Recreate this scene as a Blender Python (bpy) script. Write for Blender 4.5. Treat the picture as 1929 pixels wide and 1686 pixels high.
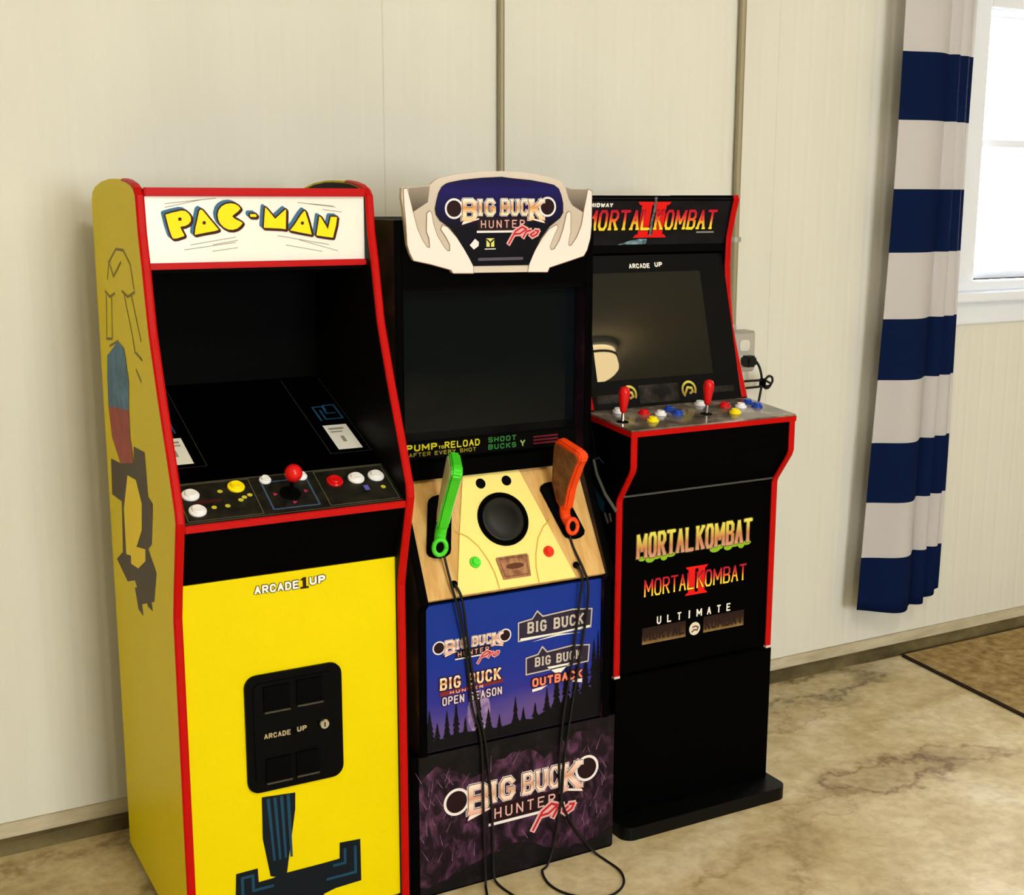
import bpy, bmesh, math, random
from mathutils import Vector, Matrix, geometry

for o in list(bpy.data.objects):
    bpy.data.objects.remove(o)
SC = bpy.context.scene
COL = SC.collection

# ------------------------------------------------------------------ camera
cam_d = bpy.data.cameras.new('camera')
cam = bpy.data.objects.new('camera', cam_d)
COL.objects.link(cam)
cam_d.sensor_fit = 'HORIZONTAL'
cam_d.sensor_width = 36.0
cam_d.lens = 2434.87 * 36.0 / 1929.0
cam_d.clip_start = 0.05
YAW, PITCH, ROLL = math.radians(28.71), math.radians(11.005), math.radians(0.124)
Fv = Vector((math.sin(YAW) * math.cos(PITCH), math.cos(YAW) * math.cos(PITCH), -math.sin(PITCH)))
Rv = Vector((math.cos(YAW), -math.sin(YAW), 0))
Uv = Rv.cross(Fv)
R2 = math.cos(ROLL) * Rv + math.sin(ROLL) * Uv
U2 = -math.sin(ROLL) * Rv + math.cos(ROLL) * Uv
M = Matrix((R2, U2, -Fv)).transposed().to_4x4()
M.translation = Vector((0, 0, 1.5))
cam.matrix_world = M
SC.camera = cam

# ------------------------------------------------------------------ world, exposure
SC.view_settings.view_transform = 'Standard'
SC.view_settings.look = 'None'
SC.view_settings.gamma = 1.0
SC.view_settings.use_curve_mapping = False
SC.view_settings.exposure = 0.2
world = bpy.data.worlds.new('sky')
SC.world = world
world.use_nodes = True
bg = world.node_tree.nodes['Background']
bg.inputs[0].default_value = (.95, .97, 1.0, 1)
bg.inputs[1].default_value = 23.5

def area(name, loc, target, sx, sy, watts, col):
    l = bpy.data.lights.new(name, 'AREA')
    l.shape = 'RECTANGLE'; l.size = sx; l.size_y = sy; l.energy = watts; l.color = col
    o = bpy.data.objects.new(name, l); COL.objects.link(o)
    o.location = loc
    o.rotation_euler = (Vector(target) - Vector(loc)).to_track_quat('-Z', 'Y').to_euler()
    return o
def portal(name, loc, target, sx, sy):
    o = area(name, loc, target, sx, sy, 1.0, (1, 1, 1)); o.data.cycles.is_portal = True
# daylight entering through the openings of the wall behind the camera and through the window in view
portal('sky_portal', (1.55, -5.18, 1.85), (1.55, 3, 1.85), 1.7, 1.9)
portal('sky_portal', (3.7675, 3.135, 1.66), (3.7675, 0, 1.66), .865, .85)

# ------------------------------------------------------------------ materials
def lin(c):
    return tuple((v / 255 / 12.92) if v / 255 <= 0.04045 else ((v / 255 + 0.055) / 1.055) ** 2.4 for v in c) + (1.0,)

def new_mat(name):
    m = bpy.data.materials.new(name); m.use_nodes = True
    nt = m.node_tree
    return m, nt, nt.nodes['Principled BSDF']

def mat(name, c, rough=0.5, metal=0.0, spec=0.3, noise=0.0, scale=60.0, bump=0.0, coat=0.0):
    m, nt, b = new_mat(name)
    b.inputs['Base Color'].default_value = lin(c)
    b.inputs['Roughness'].default_value = rough
    b.inputs['Metallic'].default_value = metal
    b.inputs['Specular IOR Level'].default_value = spec
    b.inputs['Coat Weight'].default_value = coat
    if noise or bump:
        tc = nt.nodes.new('ShaderNodeTexCoord')
        n = nt.nodes.new('ShaderNodeTexNoise'); n.inputs['Scale'].default_value = scale; n.inputs['Detail'].default_value = 5
        nt.links.new(tc.outputs['Object'], n.inputs['Vector'])
        if noise:
            r = nt.nodes.new('ShaderNodeValToRGB')
            c1 = lin(c)
            r.color_ramp.elements[0].position = 0.3; r.color_ramp.elements[1].position = 0.7
            r.color_ramp.elements[0].color = tuple(max(0, v * (1 - noise)) for v in c1[:3]) + (1,)
            r.color_ramp.elements[1].color = tuple(min(1, v * (1 + noise)) for v in c1[:3]) + (1,)
            nt.links.new(n.outputs['Fac'], r.inputs['Fac']); nt.links.new(r.outputs['Color'], b.inputs['Base Color'])
        if bump:
            bp = nt.nodes.new('ShaderNodeBump'); bp.inputs['Strength'].default_value = bump; bp.inputs['Distance'].default_value = 0.002
            nt.links.new(n.outputs['Fac'], bp.inputs['Height']); nt.links.new(bp.outputs['Normal'], b.inputs['Normal'])
    return m

def mat_grad(name, stops, axis=2, rough=0.4, noise=0.0, scale=40.0, spec=0.12):
    """print with a colour run along the piece (its own bounding box)"""
    m, nt, b = new_mat(name)
    tc = nt.nodes.new('ShaderNodeTexCoord'); sp = nt.nodes.new('ShaderNodeSeparateXYZ')
    nt.links.new(tc.outputs['Generated'], sp.inputs[0])
    fac = sp.outputs[axis]
    if noise:
        n = nt.nodes.new('ShaderNodeTexNoise'); n.inputs['Scale'].default_value = scale; n.inputs['Detail'].default_value = 6
        nt.links.new(tc.outputs['Object'], n.inputs['Vector'])
        sb = nt.nodes.new('ShaderNodeMath'); sb.operation = 'SUBTRACT'; sb.inputs[1].default_value = 0.5
        nt.links.new(n.outputs['Fac'], sb.inputs[0])
        ml = nt.nodes.new('ShaderNodeMath'); ml.operation = 'MULTIPLY_ADD'; ml.inputs[1].default_value = noise
        nt.links.new(sb.outputs[0], ml.inputs[0]); nt.links.new(fac, ml.inputs[2]); fac = ml.outputs[0]
    r = nt.nodes.new('ShaderNodeValToRGB')
    cr = r.color_ramp
    while len(cr.elements) < len(stops): cr.elements.new(0.5)
    for e, (p, c) in zip(cr.elements, stops):
        e.position = p; e.color = lin(c)
    nt.links.new(fac, r.inputs['Fac']); nt.links.new(r.outputs['Color'], b.inputs['Base Color'])
    b.inputs['Roughness'].default_value = rough
    b.inputs['Specular IOR Level'].default_value = spec
    return m

def mat_noise(name, stops, scale=20.0, detail=8.0, rough=0.5, stretch=(1, 1, 1), bump=0.0, spec=0.15, distort=0.0, bscale=None):
    m, nt, b = new_mat(name)
    tc = nt.nodes.new('ShaderNodeTexCoord'); mp = nt.nodes.new('ShaderNodeMapping')
    mp.inputs['Scale'].default_value = stretch
    nt.links.new(tc.outputs['Object'], mp.inputs[0])
    n = nt.nodes.new('ShaderNodeTexNoise'); n.inputs['Scale'].default_value = scale; n.inputs['Detail'].default_value = detail
    n.inputs['Distortion'].default_value = distort; n.inputs['Roughness'].default_value = 0.6
    nt.links.new(mp.outputs[0], n.inputs['Vector'])
    r = nt.nodes.new('ShaderNodeValToRGB'); cr = r.color_ramp
    while len(cr.elements) < len(stops): cr.elements.new(0.5)
    for e, (p, c) in zip(cr.elements, stops):
        e.position = p; e.color = lin(c)
    nt.links.new(n.outputs['Fac'], r.inputs['Fac']); nt.links.new(r.outputs['Color'], b.inputs['Base Color'])
    b.inputs['Roughness'].default_value = rough
    b.inputs['Specular IOR Level'].default_value = spec
    if bump:
        bp = nt.nodes.new('ShaderNodeBump'); bp.inputs['Strength'].default_value = bump; bp.inputs['Distance'].default_value = 0.003
        h = n
        if bscale:
            h = nt.nodes.new('ShaderNodeTexNoise'); h.inputs['Scale'].default_value = bscale; h.inputs['Detail'].default_value = 4
            nt.links.new(mp.outputs[0], h.inputs['Vector'])
        nt.links.new(h.outputs['Fac'], bp.inputs['Height']); nt.links.new(bp.outputs['Normal'], b.inputs['Normal'])
    return m

K = {}
def k(name, *a, **kw):
    if name.startswith(('print_', 'logo_')): kw.setdefault('spec', .12)
    if name not in K: K[name] = mat(name, *a, **kw)
    return K[name]

# ------------------------------------------------------------------ mesh helpers (all coordinates in metres, room frame)
class MB:
    def __init__(s): s.v = []; s.f = []; s.mi = []
    def add(s, vs, fs, mi=0):
        n = len(s.v); s.v += [tuple(p) for p in vs]; s.f += [tuple(i + n for i in f) for f in fs]; s.mi += [mi] * len(fs)
        return s
    def box(s, x0, x1, y0, y1, z0, z1, b=0.0):
        if b <= 0:
            vs = [(x, y, z) for x in (x0, x1) for y in (y0, y1) for z in (z0, z1)]
            return s.add(vs, [(0, 1, 3, 2), (4, 6, 7, 5), (0, 4, 5, 1), (2, 3, 7, 6), (0, 2, 6, 4), (1, 5, 7, 3)])
        bm = bmesh.new(); bmesh.ops.create_cube(bm, size=1.0)
        for v in bm.verts:
            v.co = Vector(((x0 + x1) / 2 + v.co.x * (x1 - x0), (y0 + y1) / 2 + v.co.y * (y1 - y0), (z0 + z1) / 2 + v.co.z * (z1 - z0)))
        bmesh.ops.bevel(bm, geom=list(bm.edges), offset=b, segments=2, affect='EDGES')
        return s.bm(bm)
    def bm(s, bm):
        bm.verts.ensure_lookup_table(); bm.verts.index_update()
        s.add([v.co[:] for v in bm.verts], [[v.index for v in f.verts] for f in bm.faces]); bm.free(); return s
    def prism(s, poly, a, d):
        """polygon (list of 3D points) swept by vector d"""
        n = len(poly); P = [Vector(p) for p in poly]; Q = [p + Vector(d) for p in P]
        tris = geometry.tessellate_polygon([P])
        fs = [tuple(t) for t in tris] + [tuple(i + n for i in reversed(t)) for t in tris]
        fs += [(i, (i + 1) % n, (i + 1) % n + n, i + n) for i in range(n)]
        return s.add(P + Q, fs)
    def profile(s, yz, x0, x1):
        return s.prism([(x0, y, z) for y, z in yz], None, (x1 - x0, 0, 0))
    def trim(s, yz, x0, x1, t=0.0022, depth=0.003):
        """rounded edge moulding along an open (y,z) path, proud on its left side"""
        n = len(yz); w = x1 - x0; rows = []
        for i, (y, z) in enumerate(yz):
            a = Vector(yz[max(i - 1, 0)]); c = Vector(yz[min(i + 1, n - 1)])
            d = (c - a).normalized(); nv = Vector((-d.y, d.x))
            sec = [(x0 - .0004, -depth), (x0 - .0004, .0), (x0 + .2 * w, t), (x1 - .2 * w, t), (x1 + .0004, .0), (x1 + .0004, -depth)]
            rows.append([(x, y + nv.x * h, z + nv.y * h) for x, h in sec])
        m = len(rows[0]); vs = [p for r in rows for p in r]; fs = []
        for i in range(n - 1):
            for j in range(m): fs.append((i * m + j, i * m + (j + 1) % m, (i + 1) * m + (j + 1) % m, (i + 1) * m + j))
        fs += [tuple(range(m)), tuple((n - 1) * m + j for j in reversed(range(m)))]
        return s.add(vs, fs)
    def lathe(s, prof, o, axis=(0, 0, 1), n=20):
        ax = Vector(axis).normalized(); q = Vector((0, 0, 1)).rotation_difference(ax); o = Vector(o)
        vs = []
        for r, h in prof:
            for i in range(n):
                a = 2 * math.pi * i / n
                vs.append(o + q @ Vector((r * math.cos(a), r * math.sin(a), h)))
        fs = []
        for j in range(len(prof) - 1):
            for i in range(n):
                fs.append((j * n + i, j * n + (i + 1) % n, (j + 1) * n + (i + 1) % n, (j + 1) * n + i))
        fs.append(tuple(reversed(range(n)))); fs.append(tuple((len(prof) - 1) * n + i for i in range(n)))
        return s.add(vs, fs)
    def tube(s, pts, r, n=8, smooth=6):
        P = [Vector(p) for p in pts]
        if smooth > 1 and len(P) > 2:
            Q = []
            for i in range(len(P) - 1):
                p0 = P[max(i - 1, 0)]; p1 = P[i]; p2 = P[i + 1]; p3 = P[min(i + 2, len(P) - 1)]
                for j in range(smooth):
                    t = j / smooth
                    Q.append(0.5 * ((2 * p1) + (p2 - p0) * t + (2 * p0 - 5 * p1 + 4 * p2 - p3) * t * t + (3 * p1 - p0 - 3 * p2 + p3) * t ** 3))
            Q.append(P[-1]); P = Q
        rows = []; up = None
        for i, p in enumerate(P):
            d = (P[min(i + 1, len(P) - 1)] - P[max(i - 1, 0)]).normalized()
            if up is None:
                up = d.orthogonal().normalized()
            up = (up - d * up.dot(d)).normalized(); side = d.cross(up)
            rows.append([p + r * (math.cos(2 * math.pi * j / n) * up + math.sin(2 * math.pi * j / n) * side) for j in range(n)])
        vs = [q for row in rows for q in row]; fs = []
        for i in range(len(rows) - 1):
            for j in range(n): fs.append((i * n + j, i * n + (j + 1) % n, (i + 1) * n + (j + 1) % n, (i + 1) * n + j))
        fs += [tuple(reversed(range(n))), tuple((len(rows) - 1) * n + j for j in range(n))]
        return s.add(vs, fs)
    def build(s, name, m, parent=None, smooth=False, root=None):
        o0 = Vector(parent.get('base', (0, 0, 0))) if parent else Vector((0, 0, 0))
        me = bpy.data.meshes.new(name)
        me.from_pydata([tuple(Vector(p) - o0) for p in s.v], [], s.f)
        bmx = bmesh.new(); bmx.from_mesh(me); bmesh.ops.recalc_face_normals(bmx, faces=bmx.faces); bmx.to_mesh(me); bmx.free()
        for mm in (m if isinstance(m, (list, tuple)) else [m]): me.materials.append(mm)
        if isinstance(m, (list, tuple)):
            for p, i in zip(me.polygons, s.mi): p.material_index = i
        if smooth:
            for p in me.polygons: p.use_smooth = True
        me.update()
        ob = bpy.data.objects.new(name, me); COL.objects.link(ob)
        if parent:
            ob.parent = parent; BASE[ob.name] = o0; ob['base'] = list(o0)
            TMP.append(ob)
        return ob
BASE = {}; TMP = []

def origin_to(ob, base):
    """put a top-level mesh's origin at base"""
    base = Vector(base); ob.data.transform(Matrix.Translation(-base)); ob.location = base
    return ob

def thing(name, label, cat, base, group=None):
    o = bpy.data.objects.new(name, None); COL.objects.link(o)
    o.empty_display_size = 0.1
    o.location = base; o['base'] = list(base); TMP.append(o)
    o['label'] = label; o['category'] = cat
    if group: o['group'] = group
    return o
def tag(o, label, cat, group=None):
    o['label'] = label; o['category'] = cat
    if group: o['group'] = group
    return o
def struct(o):
    o['kind'] = 'structure'; return o

class Plane:
    """flat panel face: u along U, v along V, outward U x V"""
    def __init__(s, P, V, U=(1, 0, 0)):
        s.P = Vector(P); s.U = Vector(U); s.V = Vector(V).normalized(); s.N = s.U.cross(s.V)
    def at(s, u, v, h=0.0): return s.U * u + (s.P - s.U * s.P.dot(s.U)) + s.V * v + s.N * h

def dec(pl, polys, layer, m, name, parent, h0=0.0006):
    """flat print: polygons on a panel face"""
    mb = MB()
    dh = min(8e-6, 0.0004 / max(1, len(polys)))
    for ip, po in enumerate(polys):
        P = [pl.at(u, v, h0 + layer * 0.00045 + ip * dh) for u, v in po]
        if len(P) <= 4:
            mb.add(P, [tuple(range(len(P)))])
        else:
            mb.add(P, [tuple(t) for t in geometry.tessellate_polygon([P])])
    return mb.build(name, m, parent)

def dec_each(pl, groups, layer, m, name, parent, h0=0.0006):
    return [dec(pl, g, layer, m, name, parent, h0) for g in groups]

def slab(pl, poly, h0, h1):
    mb = MB(); P = [pl.at(u, v, h0) for u, v in poly]
    return mb.prism(P, None, pl.N * (h1 - h0))

def rect(u0, v0, u1, v1): return [(u0, v0), (u1, v0), (u1, v1), (u0, v1)]
def rrect(u0, v0, u1, v1, r, n=5):
    out = []
    for cx, cy, a0 in ((u1 - r, v0 + r, -90), (u1 - r, v1 - r, 0), (u0 + r, v1 - r, 90), (u0 + r, v0 + r, 180)):
        for i in range(n + 1):
            a = math.radians(a0 + 90 * i / n); out.append((cx + r * math.cos(a), cy + r * math.sin(a)))
    return out
def circ(cx, cy, r, n=24, ry=None):
    return [(cx + r * math.cos(2 * math.pi * i / n), cy + (ry or r) * math.sin(2 * math.pi * i / n)) for i in range(n)]
def ring(cx, cy, r0, r1, n=28, a0=0, a1=360):
    out = []
    for i in range(n):
        a = math.radians(a0 + (a1 - a0) * i / n); b = math.radians(a0 + (a1 - a0) * (i + 1) / n)
        out.append([(cx + r0 * math.cos(a), cy + r0 * math.sin(a)), (cx + r1 * math.cos(a), cy + r1 * math.sin(a)),
                    (cx + r1 * math.cos(b), cy + r1 * math.sin(b)), (cx + r0 * math.cos(b), cy + r0 * math.sin(b))])
    return out
def seg(a, b, w0, w1=None):
    w1 = w0 if w1 is None else w1
    a = Vector(a); b = Vector(b); d = (b - a).normalized(); n = Vector((-d.y, d.x))
    return [tuple(a - n * w0 / 2), tuple(b - n * w1 / 2), tuple(b + n * w1 / 2), tuple(a + n * w0 / 2)]
def line(pts, w):
    return [seg(Vector(a) - (Vector(b) - Vector(a)).normalized() * w * .3, Vector(b) + (Vector(b) - Vector(a)).normalized() * w * .3, w) for a, b in zip(pts, pts[1:])]
def dilate(po, r, n=8, dx=0, dy=0):
    return [[(u + dx + r * math.cos(2 * math.pi * i / n), v + dy + r * math.sin(2 * math.pi * i / n)) for u, v in po] for i in range(n)]

GLY = {
 'A': [[(0, 0), (.5, 1), (1, 0)], [(.2, .36), (.8, .36)]],
 'B': [[(0, 0), (0, 1), (.75, 1), (1, .88), (1, .65), (.75, .52), (0, .52)], [(.75, .52), (1, .4), (1, .12), (.75, 0), (0, 0)]],
 'C': [[(1, .76), (.75, 1), (.25, 1), (0, .8), (0, .2), (.25, 0), (.75, 0), (1, .24)]],
 'D': [[(0, 0), (0, 1), (.65, 1), (1, .75), (1, .25), (.65, 0), (0, 0)]],
 'E': [[(1, 1), (0, 1), (0, 0), (1, 0)], [(0, .52), (.8, .52)]],
 'F': [[(1, 1), (0, 1), (0, 0)], [(0, .52), (.8, .52)]],
 'G': [[(1, .8), (.75, 1), (.25, 1), (0, .8), (0, .2), (.25, 0), (.75, 0), (1, .2), (1, .45), (.6, .45)]],
 'H': [[(0, 0), (0, 1)], [(1, 0), (1, 1)], [(0, .5), (1, .5)]],
 'I': [[(.5, 0), (.5, 1)]],
 'K': [[(0, 0), (0, 1)], [(0, .42), (1, 1)], [(.3, .58), (1, 0)]],
 'L': [[(0, 1), (0, 0), (1, 0)]],
 'M': [[(0, 0), (0, 1), (.5, .3), (1, 1), (1, 0)]],
 'N': [[(0, 0), (0, 1), (1, 0), (1, 1)]],
 'O': [[(0, .18), (0, .82), (.22, 1), (.78, 1), (1, .82), (1, .18), (.78, 0), (.22, 0), (0, .18)]],
 'P': [[(0, 0), (0, 1), (.75, 1), (1, .86), (1, .62), (.75, .48), (0, .48)]],
 'R': [[(0, 0), (0, 1), (.75, 1), (1, .86), (1, .65), (.75, .5), (0, .5)], [(.45, .5), (1, 0)]],
 'S': [[(1, .85), (.75, 1), (.2, 1), (0, .82), (0, .64), (.2, .52), (.8, .48), (1, .36), (1, .16), (.8, 0), (.22, 0), (0, .15)]],
 'T': [[(.5, 0), (.5, 1)], [(0, 1), (1, 1)]],
 'U': [[(0, 1), (0, .2), (.25, 0), (.75, 0), (1, .2), (1, 1)]],
 'V': [[(0, 1), (.5, 0), (1, 1)]],
 'W': [[(0, 1), (.25, 0), (.5, .7), (.75, 0), (1, 1)]],
 'Y': [[(0, 1), (.5, .45), (1, 1)], [(.5, .45), (.5, 0)]],
 'Q': [[(0, .5), (1, .5)]],
}
def text(s, u0, v0, u1, v1, t=0.2, gap=0.34, serif=0.0, grow=0.0, shear=0.0):
    """block lettering filling the box; t stroke width as a fraction of a letter's width"""
    wd = [0.45 if c == 'I' else (0.6 if c == ' ' else (1.25 if c in 'MW' else 1.0)) for c in s]
    W = (u1 - u0) / (sum(wd) + gap * (len(s) - 1))
    th = t * W + grow; x = u0; out = []
    hw = t * W / 2
    for c, w in zip(s, wd):
        if c != ' ':
            gx0 = x + hw; gw = max(w * W - 2 * hw, 1e-5); gy0 = v0 + hw; gh = (v1 - v0) - 2 * hw
            if c == 'I': gx0 = x; gw = w * W
            for pl in GLY[c]:
                pp = [(gx0 + a * gw + shear * b * gh, gy0 + b * gh) for a, b in pl]
                out += line(pp, th)
                if serif:
                    for e in (pl[0], pl[-1]):
                        if e[1] in (0, 1) and c not in 'OCGSD':
                            px = gx0 + e[0] * gw; py = gy0 + e[1] * gh
                            out.append(rect(px - serif * W - grow / 2, py - th * .38, px + serif * W + grow / 2, py + th * .38))
        x += (w + gap) * W
    return out

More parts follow.
